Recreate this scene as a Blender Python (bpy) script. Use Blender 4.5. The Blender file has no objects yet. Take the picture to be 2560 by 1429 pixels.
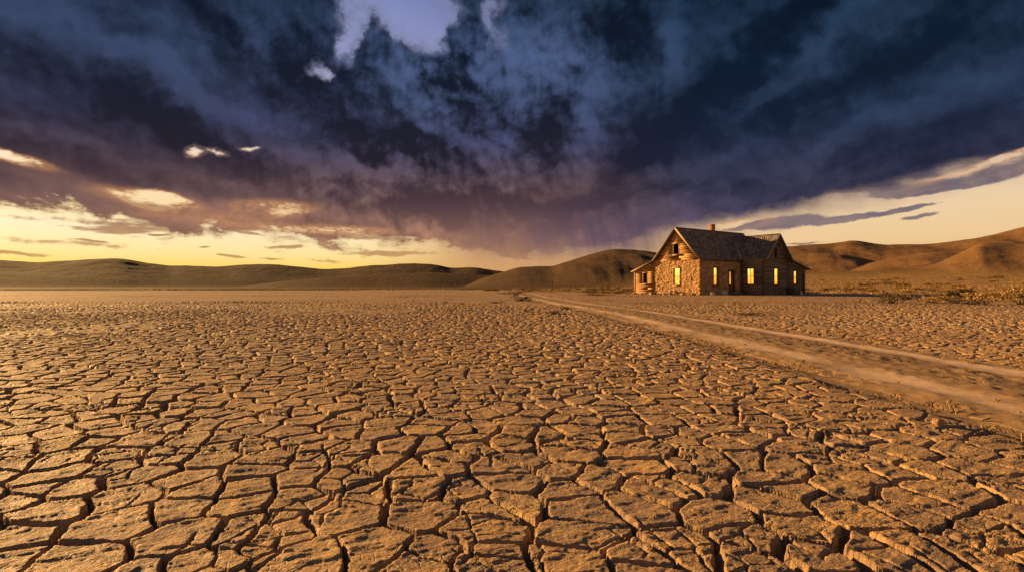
import bpy, math, random
import numpy as np
from mathutils import Vector, Matrix

scene = bpy.context.scene
R = math.radians
rng = np.random.default_rng(11)
random.seed(11)

# ------------------------------------------------------------------ camera
EYE = 0.85
FPX = 1422.0                      # focal length in photograph pixels (2560 wide)
cam = bpy.data.cameras.new("camera")
cam.sensor_width = 36.0
cam.lens = FPX / 2560.0 * 36.0
cam.clip_start = 0.05
cam.clip_end = 9000.0
camo = bpy.data.objects.new("camera", cam)
camo.location = (0, 0, EYE)
camo.rotation_euler = (R(90), 0, 0)
scene.collection.objects.link(camo)
scene.camera = camo

# ------------------------------------------------------------------ exposure
EXPO = 1.3
vs = scene.view_settings
vs.view_transform = 'Standard'
vs.look = 'None'
vs.exposure = EXPO
vs.gamma = 1.0

# ------------------------------------------------------------------ sun
SUN_AZ, SUN_EL = -57.0, 14.0
sunv = Vector((math.sin(R(SUN_AZ)) * math.cos(R(SUN_EL)),
               math.cos(R(SUN_AZ)) * math.cos(R(SUN_EL)), math.sin(R(SUN_EL))))
sun = bpy.data.lights.new("sun", 'SUN')
sun.energy = 5.0
sun.angle = R(0.6)
sun.color = (1.0, 0.585, 0.215)
suno = bpy.data.objects.new("sun", sun)
suno.rotation_euler = sunv.to_track_quat('Z', 'Y').to_euler()
suno.location = (-60, 30, 40)
scene.collection.objects.link(suno)

# ------------------------------------------------------------------ node helper
def lin(c):
    out = []
    for v in c:
        v = v / 255.0
        out.append(v / 12.92 if v <= 0.04045 else ((v + 0.055) / 1.055) ** 2.4)
    return out

class NT:
    """tiny expression builder on a node tree"""
    def __init__(self, tree):
        self.t = tree
    def put(self, sock, v):
        if isinstance(v, bpy.types.NodeSocket):
            self.t.links.new(v, sock)
        elif v is not None:
            if hasattr(sock.default_value, '__len__') and not hasattr(v, '__len__'):
                v = [v] * len(sock.default_value)
            if hasattr(sock.default_value, '__len__'):
                n = len(sock.default_value)
                v = list(v)[:n] + [1.0] * (n - len(list(v)[:n]))
            sock.default_value = v
    def m(self, op, a, b=None, c=None, clamp=False):
        n = self.t.nodes.new('ShaderNodeMath'); n.operation = op; n.use_clamp = clamp
        self.put(n.inputs[0], a)
        if b is not None: self.put(n.inputs[1], b)
        if c is not None: self.put(n.inputs[2], c)
        return n.outputs[0]
    def add(self, a, b): return self.m('ADD', a, b)
    def sub(self, a, b): return self.m('SUBTRACT', a, b)
    def mul(self, a, b): return self.m('MULTIPLY', a, b)
    def div(self, a, b): return self.m('DIVIDE', a, b)
    def v(self, op, a, b=None, s=None):
        n = self.t.nodes.new('ShaderNodeVectorMath'); n.operation = op
        self.put(n.inputs[0], a)
        if b is not None: self.put(n.inputs[1], b)
        if s is not None: self.put(n.inputs['Scale'], s)
        return n.outputs['Value'] if op in ('LENGTH', 'DOT_PRODUCT') else n.outputs[0]
    def xyz(self, x=0.0, y=0.0, z=0.0):
        n = self.t.nodes.new('ShaderNodeCombineXYZ')
        for i, q in enumerate((x, y, z)): self.put(n.inputs[i], q)
        return n.outputs[0]
    def sep(self, a):
        n = self.t.nodes.new('ShaderNodeSeparateXYZ'); self.put(n.inputs[0], a)
        return n.outputs[0], n.outputs[1], n.outputs[2]
    def ss(self, x, a, b, lo=0.0, hi=1.0, kind='SMOOTHSTEP'):
        n = self.t.nodes.new('ShaderNodeMapRange'); n.interpolation_type = kind
        for i, q in enumerate((x, a, b, lo, hi)): self.put(n.inputs[i], q)
        return n.outputs[0]
    def noise(self, vec, scale=1.0, detail=4.0, rough=0.5, dist=0.0, color=False, lac=2.0):
        n = self.t.nodes.new('ShaderNodeTexNoise')
        self.put(n.inputs['Vector'], vec); self.put(n.inputs['Scale'], scale)
        self.put(n.inputs['Detail'], detail); self.put(n.inputs['Roughness'], rough)
        self.put(n.inputs['Distortion'], dist); self.put(n.inputs['Lacunarity'], lac)
        return n.outputs['Color'] if color else n.outputs[0]
    def vor(self, vec, scale=1.0, feature='F1', out='Distance', rnd=1.0):
        n = self.t.nodes.new('ShaderNodeTexVoronoi'); n.feature = feature
        self.put(n.inputs['Vector'], vec); self.put(n.inputs['Scale'], scale)
        self.put(n.inputs['Randomness'], rnd)
        return n.outputs[out]
    def mix(self, f, a, b, mode='MIX'):
        n = self.t.nodes.new('ShaderNodeMix'); n.data_type = 'RGBA'; n.blend_type = mode
        self.put(n.inputs['Factor'], f)
        self.put(n.inputs['A'] if False else n.inputs[6], a); self.put(n.inputs[7], b)
        return n.outputs[2]
    def ramp(self, f, stops, interp='LINEAR'):
        n = self.t.nodes.new('ShaderNodeValToRGB'); r = n.color_ramp; r.interpolation = interp
        stops = sorted(stops, key=lambda s: s[0])
        while len(r.elements) < len(stops): r.elements.new(0.5)
        for e, (p, c) in zip(r.elements, stops):
            e.position = min(max(p, 0), 1)
            e.color = (c, c, c, 1) if not hasattr(c, '__len__') else (*c[:3], 1)
        self.put(n.inputs[0], f)
        return n.outputs[0]
    def attr(self, name):
        n = self.t.nodes.new('ShaderNodeAttribute'); n.attribute_name = name
        return n.outputs['Fac']
    def bump(self, h, strength=0.5, dist=0.01, normal=None):
        n = self.t.nodes.new('ShaderNodeBump')
        self.put(n.inputs['Strength'], strength); self.put(n.inputs['Distance'], dist)
        self.put(n.inputs['Height'], h)
        if normal is not None: self.put(n.inputs['Normal'], normal)
        return n.outputs[0]

# ------------------------------------------------------------------ sky
world = bpy.data.worlds.new("World")
scene.world = world
world.use_nodes = True
wt = world.node_tree
wt.nodes.clear()
W = NT(wt)
tc = wt.nodes.new('ShaderNodeTexCoord')
D = W.v('NORMALIZE', tc.outputs['Generated'])
dx, dy, dz = W.sep(D)
# azimuth and elevation of the looked-at bit of sky, 1422 units to the radian
A = W.mul(W.m('ARCTAN2', dx, dy), 1422.0)
E = W.mul(W.m('ARCSINE', dz), 1422.0)
def sky_at(x, y):
    """a feature read off the photograph -> its azimuth and elevation"""
    u, v = (x - 1280.0) / FPX, (714.5 - y) / FPX
    az = math.atan(u)
    return az * 1422.0, math.atan(v * math.cos(az)) * 1422.0
AE = W.xyz(A, E, 0.0)
def warp(freq, det, ro):
    return W.xyz(W.sub(W.noise(AE, freq, det, ro), 0.5), W.sub(W.noise(W.v('ADD', AE, (3170.0, 911.0, 40.0)), freq, det, ro), 0.5), 0.0)
wn = warp(0.0075, 5, 0.55)
AEw = W.v('ADD', AE, W.v('SCALE', wn, s=170.0))           # strongly warped
wn2 = warp(0.022, 4, 0.6)
AEw = W.v('ADD', AEw, W.v('SCALE', wn2, s=45.0))
AEs = W.v('ADD', AE, W.v('SCALE', wn, s=70.0))            # lightly warped
AEb = W.v('ADD', W.v('ADD', AE, W.v('MULTIPLY', wn, (60.0, 12.0, 0.0))), W.v('MULTIPLY', wn2, (30.0, 12.0, 0.0)))   # drawn out sideways

def blob(x, y, rx, ry, ang, amp, vec=None, soft=1.0):
    a0, e0 = sky_at(x, y)
    v = AEw if vec is None else vec
    c, q = math.cos(R(ang)), math.sin(R(ang))
    p1 = W.sub(W.v('DOT_PRODUCT', v, (c / rx, q / rx, 0)), (a0 * c + e0 * q) / rx)
    p2 = W.sub(W.v('DOT_PRODUCT', v, (-q / ry, c / ry, 0)), (-a0 * q + e0 * c) / ry)
    l = W.m('SQRT', W.m('MULTIPLY_ADD', p1, p1, W.mul(p2, p2)))
    return W.ss(l, soft, 0.0, 0.0, amp)
def total(items):
    t = None
    for a in items:                     # made and summed one by one: keeps few values alive in the shader
        b = blob(*a)
        t = b if t is None else W.add(t, b)
    return t
def B(*a): return a
def col(c, k=1.0):
    return [q * k / 2 ** EXPO for q in lin(c)]
def eramp(stops):                       # colour by elevation (units), 0..700
    return W.ramp(W.div(E, 700.0), [(e / 700.0, col(c)) for e, c in stops])
def aramp(stops, hi=700.0):             # number by azimuth, from photo x
    c = W.ramp(W.ss(A, -1200, 1200, 0, 1, 'LINEAR'), [((sky_at(x, 714)[0] + 1200) / 2400.0, v / hi) for x, v in stops], 'EASE')
    n = wt.nodes.new('ShaderNodeSeparateColor'); W.put(n.inputs[0], c)
    return W.mul(n.outputs[0], hi)

# streaks of the cloud deck converge on the horizon a little left of straight ahead
zz = W.add(W.m('MAXIMUM', dz, 0.0), 0.09)
rot = R(-4.0)
pxs = W.div(W.sub(W.mul(dx, math.cos(rot)), W.mul(dy, math.sin(rot))), zz)
pys = W.div(W.add(W.mul(dx, math.sin(rot)), W.mul(dy, math.cos(rot))), zz)
deck = W.xyz(pxs, W.mul(pys, 0.30), 0.0)
streak = W.noise(deck, 1.25, 9, 0.62, 0.45)
streak2 = W.noise(W.xyz(pxs, W.mul(pys, 0.2), 3.7), 3.0, 7, 0.62, 0.5)
billow = W.noise(AEs, 0.0085, 10, 0.64, 0.25)
puff = W.noise(AEs, 0.019, 7, 0.60, 0.0)
# cauliflower heads: rounded cells inside cells
def heads(vec):
    n = wt.nodes.new('ShaderNodeTexVoronoi'); n.voronoi_dimensions = '2D'; n.feature = 'F1'; n.normalize = True
    W.put(n.inputs['Vector'], vec); n.inputs['Scale'].default_value = 0.0085; n.inputs['Detail'].default_value = 4.0
    n.inputs['Roughness'].default_value = 0.52; n.inputs['Lacunarity'].default_value = 2.2
    return W.sub(1.0, n.outputs['Distance'])
AEh = W.v('ADD', W.v('ADD', AE, W.v('SCALE', wn, s=40.0)), W.v('SCALE', wn2, s=16.0))
head = heads(AEh)
headrel = W.sub(head, heads(W.v('ADD', AEh, (-9.0, -15.0, 0.0))))
# lit and shaded sides of the billows: the same noise a step towards the glow
relief = W.sub(W.noise(AEs, 0.0095, 8, 0.60, 0.0), W.noise(W.v('ADD', AEs, (-12.0, -18.0, 0.0)), 0.0095, 8, 0.60, 0.0))
billowy = W.m('MINIMUM', W.add(blob(1180, 260, 560, 430, 0, 0.9, AE, 1.0), blob(900, 480, 500, 180, 0, 0.6, AE)), 1.0)
streaky = W.sub(1.0, billowy)
nz = W.add(W.mul(W.add(W.mul(W.sub(streak, 0.5), 1.25), W.mul(W.sub(streak2, 0.5), 0.5)), W.add(0.10, W.mul(streaky, 0.90))),
           W.mul(W.add(W.mul(W.sub(billow, 0.5), 1.5), W.mul(W.sub(puff, 0.5), 0.9)), W.add(0.34, W.mul(billowy, 0.66))))
# large lights and darks of the storm
marks = total([
    B(600, 90, 360, 130, -36, -0.40), B(860, 280, 300, 100, -36, -0.34), B(300, 260, 460, 80, -24, -0.40), B(560, 350, 420, 60, -14, -0.34),
    B(120, 60, 240, 60, -20, 0.20), B(400, 195, 300, 44, -32, 0.42), B(660, 110, 190, 44, -50, 0.50), B(560, 265, 260, 40, -24, 0.34),
    B(120, 350, 300, 36, -14, 0.30), B(760, 400, 330, 46, -10, 0.40), B(400, 450, 420, 44, -8, -0.20), B(780, 150, 150, 130, -20, -0.24),
    B(1000, 370, 280, 80, -14, -0.40), B(900, 440, 200, 36, -6, 0.30), B(1000, 530, 260, 44, -6, -0.34), B(640, 470, 300, 30, -4, 0.16),
    B(930, 150, 90, 60, 0, -0.20), B(870, 250, 110, 70, -20, 0.26), B(1010, 200, 80, 80, 0, 0.46), B(1330, 150, 180, 130, 0, 0.56),
    B(1150, 130, 80, 110, 0, -0.30), B(1190, 280, 140, 90, -10, -0.20), B(1490, 270, 60, 230, -8, 0.56), B(1390, 320, 130, 150, 0, -0.48),
    B(1240, 400, 90, 60, 0, 0.24), B(1200, 500, 360, 70, 0, -0.50), B(1560, 70, 150, 130, 60, -0.46), B(1690, 80, 56, 150, -14, 0.56), B(1600, 330, 60, 140, -20, -0.30),
    B(1880, 150, 460, 90, 40, -0.60), B(1660, 330, 260, 90, 40, -0.34), B(2050, 110, 440, 44, 34, 0.34), B(2050, 230, 420, 54, 24, -0.34),
    B(2380, 50, 300, 60, 26, -0.26), B(2120, 330, 600, 46, 20, 0.34), B(1740, 420, 330, 56, 18, 0.30), B(2330, 230, 330, 80, 20, 0.14),
    B(2100, 420, 500, 44, 16, -0.20), B(1560, 500, 380, 50, 8, -0.30), B(1120, 548, 170, 48, 0, -0.50), B(965, 490, 90, 50, 40, 0.26), B(1640, 560, 300, 40, 6, 0.10),
])
shade = W.ss(W.add(W.add(W.mul(nz, 1.15), W.mul(marks, 1.15)), W.add(W.mul(relief, 0.9), W.mul(W.add(W.mul(headrel, 2.6), W.mul(W.sub(head, 0.7), 0.7)), W.add(0.28, W.mul(billowy, 0.9))))), -0.62, 0.76)

# where the deck covers it
edge = aramp([(x, sky_at(x, y)[1]) for x, y in
              ((-900, 500), (-300, 524), (0, 526), (150, 534), (300, 552), (450, 574), (600, 588), (800, 598), (1000, 610), (1100, 614), (1200, 640),
               (1320, 655), (1450, 655), (1560, 632), (1650, 596), (1740, 588), (1840, 578), (1920, 560), (2000, 540), (2100, 520), (2200, 500), (2300, 478),
               (2400, 452), (2560, 420), (2900, 360), (3400, 350))])
tatter = W.noise(W.xyz(W.mul(A, 0.5), W.mul(E, 1.7), 1.0), 0.011, 9, 0.66, 0.35)
low = W.ss(W.sub(E, edge), 120, 10)                      # the tattered underside
rag = W.add(W.mul(W.sub(tatter, 0.5), W.ss(A, 150, 420, 170, 60)), W.mul(W.sub(puff, 0.5), W.ss(A, 150, 420, 90, 30)))
cov = W.ss(W.add(W.sub(E, edge), rag), W.ss(A, -100, 400, -16, -34), W.ss(A, -100, 400, 16, 46))
# breaks in the deck
gapn = W.add(W.mul(W.sub(puff, 0.5), 1.5), W.mul(W.sub(billow, 0.5), 0.9))
holes = total([B(1000, 0, 170, 120, -10, 1.1), B(800, 172, 50, 36, -35, 0.75), B(865, 70, 60, 120, 0, 0.7), B(1085, 60, 150, 90, 0, 0.5),
               B(1085, 172, 40, 22, 0, 0.6), B(1235, 60, 50, 140, 0, 0.4),
               B(484, 377, 34, 20, 8, 0.95, AEs), B(535, 374, 34, 11, -3, 0.85, AEs), B(620, 371, 44, 8, 0, 0.8, AEs), B(0, 386, 130, 16, -12, 0.75, AEb), B(120, 440, 300, 40, -10, 0.12, AEb),
               B(380, 498, 150, 28, -6, 0.46, AEb), B(400, 492, 70, 20, -6, 0.40, AEb), B(690, 520, 170, 34, 0, 0.52, AEb), B(560, 552, 330, 30, -3, 0.36, AEb), B(860, 576, 200, 20, 0, .5, AEb),
               B(2440, 452, 240, 12, 12, 0.8, AEb), B(2480, 405, 200, 12, 14, 0.75, AEb), B(1850, 562, 110, 22, 6, 0.9, AEb), B(1480, 640, 60, 22, 0, 0.5, AEb),
               B(1620, 602, 70, 20, 6, 0.9, AEb), B(1440, 645, 90, 24, 6, 0.8, AEb), B(1330, 660, 120, 22, 0, 0.6, AEb)])
towers = total([B(930, 118, 60, 62, 0, 1.2), B(935, 190, 110, 90, 0, 1.0), B(1150, 110, 70, 76, 0, 1.2), B(1160, 190, 110, 90, 0, 0.9),
                B(1040, 190, 100, 70, 0, 0.8), B(780, 60, 90, 110, -20, 0.5)])
shred = W.noise(W.xyz(A, W.mul(E, 2.0), 5.0), 0.030, 8, 0.68, 0.3)
hs = W.sub(holes, towers)
hw_ = W.ss(hs, 0.02, 0.5)
hs = W.add(hs, W.mul(hw_, W.add(W.mul(gapn, W.ss(E, 380, 460, 0.4, 0.9)), W.add(W.mul(W.sub(tatter, 0.5), W.ss(E, 380, 460, 2.6, 0.0)), W.mul(W.sub(shred, 0.5), W.ss(E, 380, 460, 1.6, 1.0))))))
open_ = W.mul(W.ss(hs, W.ss(E, 380, 460, 0.30, 0.14), W.ss(E, 380, 460, 0.85, 1.05)), W.ss(E, 380, 460, 0.92, 1.0))
glow = W.mul(W.ss(hs, -0.25, 0.6), W.ss(holes, 0.0, 0.35))
cov = W.mul(cov, W.sub(1.0, open_))
# deck thinned behind the camera, out of view, as added fill light
cov = W.mul(cov, W.ss(W.m('ABSOLUTE', A), 1350, 2300, 1.0, 0.88))
# torn clouds and thin bars low in the clear band
bars = W.noise(W.xyz(A, W.mul(E, 5.5), 9.0), 0.0052, 7, 0.6, 0.2)
lowband = W.mul(W.ss(E, 14, 40), W.ss(E, 300, 200))
midl = W.mul(W.mul(W.ss(E, 80, 130), W.ss(E, 260, 190)), W.ss(A, 150, -150, 0.0, 0.10))
bcov = W.mul(W.ss(W.add(W.add(bars, midl), W.ss(A, -200, 300, 0.0, -0.03)), 0.62, 0.72), lowband)
bars2 = total([(720, 617, 75, 7, 2, 1, AEb), (585, 638, 48, 5, -3, 1, AEb), (510, 618, 30, 4, 0, 1, AEb), (220, 603, 34, 4, -4, .8, AEb),
               (1000, 634, 230, 12, 1, .8, AEb), (950, 632, 80, 7, 0, 1, AEb), (40, 635, 100, 8, -4, .9, AEb), (680, 645, 60, 4, 0, .8, AEb), (400, 586, 34, 4, 0, .9, AEb),
               (2110, 551, 110, 14, 7, 1.3, AEb), (1960, 556, 150, 22, 4, 1.4, AEb), (2280, 521, 90, 8, 10, 1.2, AEb),
               (2300, 541, 50, 7, 8, 1.1, AEb), (2280, 475, 130, 20, 4, 1.4, AEb), (2480, 436, 170, 27, 9, 1.4, AEb), (2150, 470, 120, 16, 6, 1.1, AEb),
               (2010, 608, 60, 5, 2, 0.9, AEb), (1850, 572, 70, 8, 8, 0.6, AEb), (400, 530, 210, 20, -7, 1.2, AEb), (600, 577, 70, 7, -8, 1.3, AEb),
               (60, 500, 150, 18, -7, 1.2, AEb), (900, 590, 240, 14, -3, 0.9, AEb), (230, 556, 330, 13, 0, .62, AEb), (150, 608, 260, 12, -2, .52, AEb)])
bcov = W.m('MAXIMUM', bcov, W.ss(W.add(bars2, W.add(W.mul(W.sub(tatter, 0.5), 1.3), W.mul(W.sub(shred, 0.5), 1.1))), 0.22, 0.70))
# rain falling below the deck
rainn = W.noise(W.xyz(W.add(A, W.mul(E, 0.22)), W.mul(E, 0.07), 2.0), 0.016, 5, 0.6, 0.1)
rain = W.mul(W.mul(W.ss(A, -210, -30), W.ss(A, 560, 240)), W.mul(W.ss(E, 20, 110), W.ss(E, 230, 130)))
rain = W.mul(rain, W.ss(rainn, 0.28, 0.66, 0.45, 0.95))
# the clear evening sky behind
nish = wt.nodes.new('ShaderNodeTexSky')
nish.sky_type = 'NISHITA'; nish.sun_disc = False
nish.sun_elevation = R(SUN_EL); nish.sun_rotation = R(SUN_AZ) % (2 * math.pi)
nish.dust_density = 3.0
clear_l = eramp([(0, (255, 196, 66)), (40, (255, 214, 96)), (75, (255, 229, 156)), (120, (255, 234, 188)), (170, (252, 224, 168)),
                 (280, (250, 226, 194)), (400, (190, 186, 206)), (520, (150, 156, 200)), (660, (128, 140, 190))])
clear_c = eramp([(0, (232, 178, 96)), (40, (214, 162, 100)), (100, (222, 176, 122)), (200, (216, 184, 150)),
                 (320, (200, 186, 196)), (470, (166, 166, 200)), (560, (140, 145, 188)), (660, (112, 122, 172))])
clear_r = eramp([(0, (226, 172, 104)), (50, (234, 186, 120)), (100, (240, 204, 148)), (160, (240, 210, 164)), (240, (226, 200, 170)),
                 (400, (170, 172, 196)), (660, (120, 134, 180))])
clear = W.mix(W.ss(A, -420, -60), clear_l, clear_c)
clear = W.mix(W.ss(A, 120, 560), clear, clear_r)
clear = W.mix(1.0, W.mix(1.0, clear, (.97, .95, .97), 'MULTIPLY'), W.mix(1.0, nish.outputs[0], (.002, .002, .002), 'MULTIPLY'), 'ADD')

bcol = W.mix(W.ss(A, 200, 500), eramp([(0, (200, 140, 70)), (60, (196, 146, 92)), (120, (164, 118, 86)), (200, (122, 90, 84)), (300, (96, 78, 88))]),
             eramp([(0, (190, 146, 110)), (90, (138, 112, 116)), (160, (98, 90, 112)), (240, (64, 68, 98)), (330, (50, 58, 90))]))
bcol = W.mix(W.mul(W.sub(puff, 0.35), 0.9), bcol, W.mix(0.5, bcol, clear))
skyc = W.mix(W.mul(bcov, 0.92), clear, bcol)
dark = eramp([(20, (136, 96, 76)), (90, (122, 88, 74)), (140, (116, 84, 76)), (200, (80, 60, 66)), (290, (38, 33, 46)),
              (400, (28, 31, 46)), (520, (20, 27, 43)), (650, (14, 22, 36))])
light = eramp([(20, (224, 170, 112)), (90, (212, 158, 116)), (140, (180, 132, 112)), (200, (142, 110, 104)), (270, (102, 85, 98)),
               (350, (76, 80, 116)), (440, (72, 86, 122)), (540, (76, 94, 134)), (650, (58, 78, 112))])
dark_r = eramp([(20, (96, 72, 82)), (90, (68, 56, 76)), (160, (44, 44, 66)), (250, (30, 35, 56)), (360, (22, 31, 51)),
                (480, (16, 28, 47)), (620, (11, 23, 39))])
light_r = eramp([(20, (146, 116, 116)), (90, (104, 86, 110)), (160, (78, 74, 106)), (250, (54, 60, 86)), (360, (46, 62, 90)),
                 (480, (42, 62, 88)), (620, (32, 56, 80))])
rightness = W.ss(A, 60, 520)
leftness = W.ss(A, -150, -900)
dark = W.mix(rightness, dark, dark_r)
light = W.mix(W.mul(rightness, 0.92), light, light_r)
light = W.mix(W.mul(leftness, 0.8), light, W.mix(0.5, light, dark))
cloud = W.mix(shade, dark, light)

# lit rims where the deck thins
rim = W.mul(W.mul(cov, W.sub(1.0, cov)), 4.0)
warm = W.mix(W.ss(E, 420, 520), W.mix(W.ss(A, 0, 400), col((255, 222, 150)), col((220, 180, 150))), col((176, 176, 206)))
cloud = W.mix(W.mul(rim, 0.35), cloud, warm)
cloud = W.mix(W.mul(glow, 0.55), cloud, W.mix(W.ss(E, 380, 460), W.mix(W.ss(E, 240, 300), col((222, 156, 104)), col((150, 122, 122))), col((128, 134, 172))))
skyc = W.mix(cov, skyc, cloud)
raincol = W.mix(W.ss(A, -120, 260), eramp([(0, (206, 150, 104)), (60, (192, 138, 106)), (110, (142, 104, 92)), (190, (84, 66, 74))]),
                eramp([(0, (190, 144, 110)), (50, (136, 106, 104)), (110, (92, 76, 96)), (190, (58, 56, 84))]))
skyc = W.mix(rain, skyc, raincol)
# under the horizon: dusk-brown earth, never seen past the hills
skyc = W.mix(W.ss(E, -6, -30), skyc, col((92, 66, 46)))
bg = wt.nodes.new('ShaderNodeBackground')
W.put(bg.inputs['Color'], skyc)
bg.inputs['Strength'].default_value = 1.0
wo = wt.nodes.new('ShaderNodeOutputWorld')
wt.links.new(bg.outputs[0], wo.inputs[0])
world.cycles.sampling_method = 'MANUAL'
world.cycles.sample_map_resolution = 1024

# ------------------------------------------------------------------ numpy noise
def _h(ix, iy, seed):
    h = (ix.astype(np.int64) * 374761393 + iy.astype(np.int64) * 668265263 + seed * 982451653) & 0xFFFFFFFF
    h = ((h ^ (h >> 13)) * 1274126177) & 0xFFFFFFFF
    h = ((h ^ (h >> 16)) * 2246822519) & 0xFFFFFFFF
    return (h ^ (h >> 15)) & 0xFFFFFFFF
def hash01(ix, iy, seed=0):
    return _h(ix, iy, seed) / 4294967296.0
def gn(x, y, seed=0):
    """gradient noise, about -0.7..0.7"""
    x0 = np.floor(x); y0 = np.floor(y)
    fx = x - x0; fy = y - y0
    x0 = x0.astype(np.int64); y0 = y0.astype(np.int64)
    ux = fx * fx * fx * (fx * (fx * 6 - 15) + 10); uy = fy * fy * fy * (fy * (fy * 6 - 15) + 10)
    def g(i, j):
        a = hash01(x0 + i, y0 + j, seed) * 6.2831853
        return np.cos(a) * (fx - i) + np.sin(a) * (fy - j)
    a = g(0, 0); b = g(1, 0); c = g(0, 1); d = g(1, 1)
    return (a + ux * (b - a)) * (1 - uy) + (c + ux * (d - c)) * uy
def fbm(x, y, seed=0, oct=4, gain=0.5):
    t = 0; a = 1.0
    for i in range(oct):
        t = t + a * gn(x * 2 ** i + 17.3 * i, y * 2 ** i - 9.1 * i, seed + i); a *= gain
    return t
def sstep(x, a, b):
    t = np.clip((x - a) / (b - a), 0, 1)
    return t * t * (3 - 2 * t)
def cells(x, y, seed=0, jit=0.85, reach=1):
    """jittered-grid Voronoi: distance to the nearest border, id hash, vector from the cell's seed, junction closeness"""
    ix = np.floor(x).astype(np.int64); iy = np.floor(y).astype(np.int64)
    best = np.full(x.shape, 9.0); bx = np.zeros(x.shape); by = np.zeros(x.shape); bi = np.zeros(x.shape, np.int64); bj = np.zeros(x.shape, np.int64)
    seeds = []
    for i in range(-reach, reach + 1):
        for j in range(-reach, reach + 1):
            cx = ix + i; cy = iy + j
            sx = cx + 0.5 + jit * (hash01(cx, cy, seed) - 0.5) - x
            sy = cy + 0.5 + jit * (hash01(cx, cy, seed + 77) - 0.5) - y
            d = sx * sx + sy * sy
            k = d < best
            best = np.where(k, d, best); bx = np.where(k, sx, bx); by = np.where(k, sy, by)
            bi = np.where(k, cx, bi); bj = np.where(k, cy, bj)
            seeds.append((sx, sy))
    edge = np.full(x.shape, 9.0); ox = np.zeros(x.shape, np.int64)
    for sx, sy in seeds:
        ex = sx - bx; ey = sy - by
        L = np.sqrt(ex * ex + ey * ey)
        ok = L > 1e-6
        d = ((bx + sx) * 0.5 * ex + (by + sy) * 0.5 * ey) / np.where(ok, L, 1)
        edge = np.where(ok & (d < edge), d, edge)
    return edge, bi, bj, -bx, -by

# ------------------------------------------------------------------ mesh helpers
def mesh_from(name, verts, faces_flat, loop_tot, mat, smooth=False, attrs=None, fattrs=None):
    me = bpy.data.meshes.new(name)
    v = np.asarray(verts, np.float32)
    me.vertices.add(len(v)); me.vertices.foreach_set('co', v.ravel())
    ff = np.asarray(faces_flat, np.int32).ravel()
    lt = np.asarray(loop_tot, np.int32)
    me.loops.add(len(ff)); me.loops.foreach_set('vertex_index', ff)
    me.polygons.add(len(lt))
    ls = np.zeros(len(lt), np.int32); ls[1:] = np.cumsum(lt)[:-1]
    me.polygons.foreach_set('loop_start', ls)
    if smooth is True:
        me.polygons.foreach_set('use_smooth', np.ones(len(lt), bool))
    me.update(calc_edges=True)
    for k, a in (attrs or {}).items():
        at = me.attributes.new(k, 'FLOAT', 'POINT'); at.data.foreach_set('value', np.asarray(a, np.float32).ravel())
    for k, a in (fattrs or {}).items():
        at = me.attributes.new(k, 'FLOAT', 'FACE'); at.data.foreach_set('value', np.asarray(a, np.float32).ravel())
    if mat: me.materials.append(mat)
    return me
def link(name, me, parent=None):
    o = bpy.data.objects.new(name, me); scene.collection.objects.link(o)
    if parent is not None: o.parent = parent
    return o
def tag(o, label=None, cat=None, group=None, kind=None):
    if label: o['label'] = label
    if cat: o['category'] = cat
    if group: o['group'] = group
    if kind: o['kind'] = kind
    return o
def grid_faces(nr, nc, keep=None):
    i = np.arange(nr * nc).reshape(nr, nc)
    f = np.stack([i[:-1, :-1], i[:-1, 1:], i[1:, 1:], i[1:, :-1]], -1).reshape(-1, 4)
    if keep is not None: f = f[keep.ravel()]
    return f

class MB:
    """collects plain shapes into one mesh"""
    def __init__(self): self.v = []; self.f = []; self.t = []
    def poly(self, pts, faces, tint=0.5):
        b = len(self.v); self.v += [tuple(p) for p in pts]
        for f in faces: self.f.append([b + i for i in f]); self.t.append(tint)
    HEX = [(0, 3, 2, 1), (4, 5, 6, 7), (0, 1, 5, 4), (1, 2, 6, 5), (2, 3, 7, 6), (3, 0, 4, 7)]
    def hexa(self, p, tint=0.5): self.poly(p, self.HEX, tint)
    def box(self, x0, x1, y0, y1, z0, z1, tint=0.5):
        self.hexa([(x0, y0, z0), (x1, y0, z0), (x1, y1, z0), (x0, y1, z0), (x0, y0, z1), (x1, y0, z1), (x1, y1, z1), (x0, y1, z1)], tint)
    def beam(self, p, q, up, w, h, tint=0.5):
        p = Vector(p); q = Vector(q); d = (q - p).normalized(); s = d.cross(Vector(up)).normalized(); u = s.cross(d).normalized()
        c = []
        for e in (p, q):
            for a, b in ((-1, -1), (1, -1), (1, 1), (-1, 1)): c.append(e + s * (a * w / 2) + u * (b * h / 2))
        self.hexa(c, tint)
    def build(self, name, mat, parent=None, bevel=0.0):
        ff = [i for f in self.f for i in f]
        me = mesh_from(name, self.v, ff, [len(f) for f in self.f], mat, fattrs={'tint': self.t})
        o = link(name, me, parent)
        if bevel:
            m = o.modifiers.new('bevel', 'BEVEL'); m.width = bevel; m.segments = 1
        return o

def material(name, rough=0.8, spec=0.3):
    m = bpy.data.materials.new(name); m.use_nodes = True
    t = m.node_tree; N = NT(t); b = t.nodes['Principled BSDF']
    b.inputs['Roughness'].default_value = rough
    b.inputs['Specular IOR Level'].default_value = spec
    tcn = t.nodes.new('ShaderNodeTexCoord')
    return m, N, b, tcn.outputs['Object']

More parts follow.
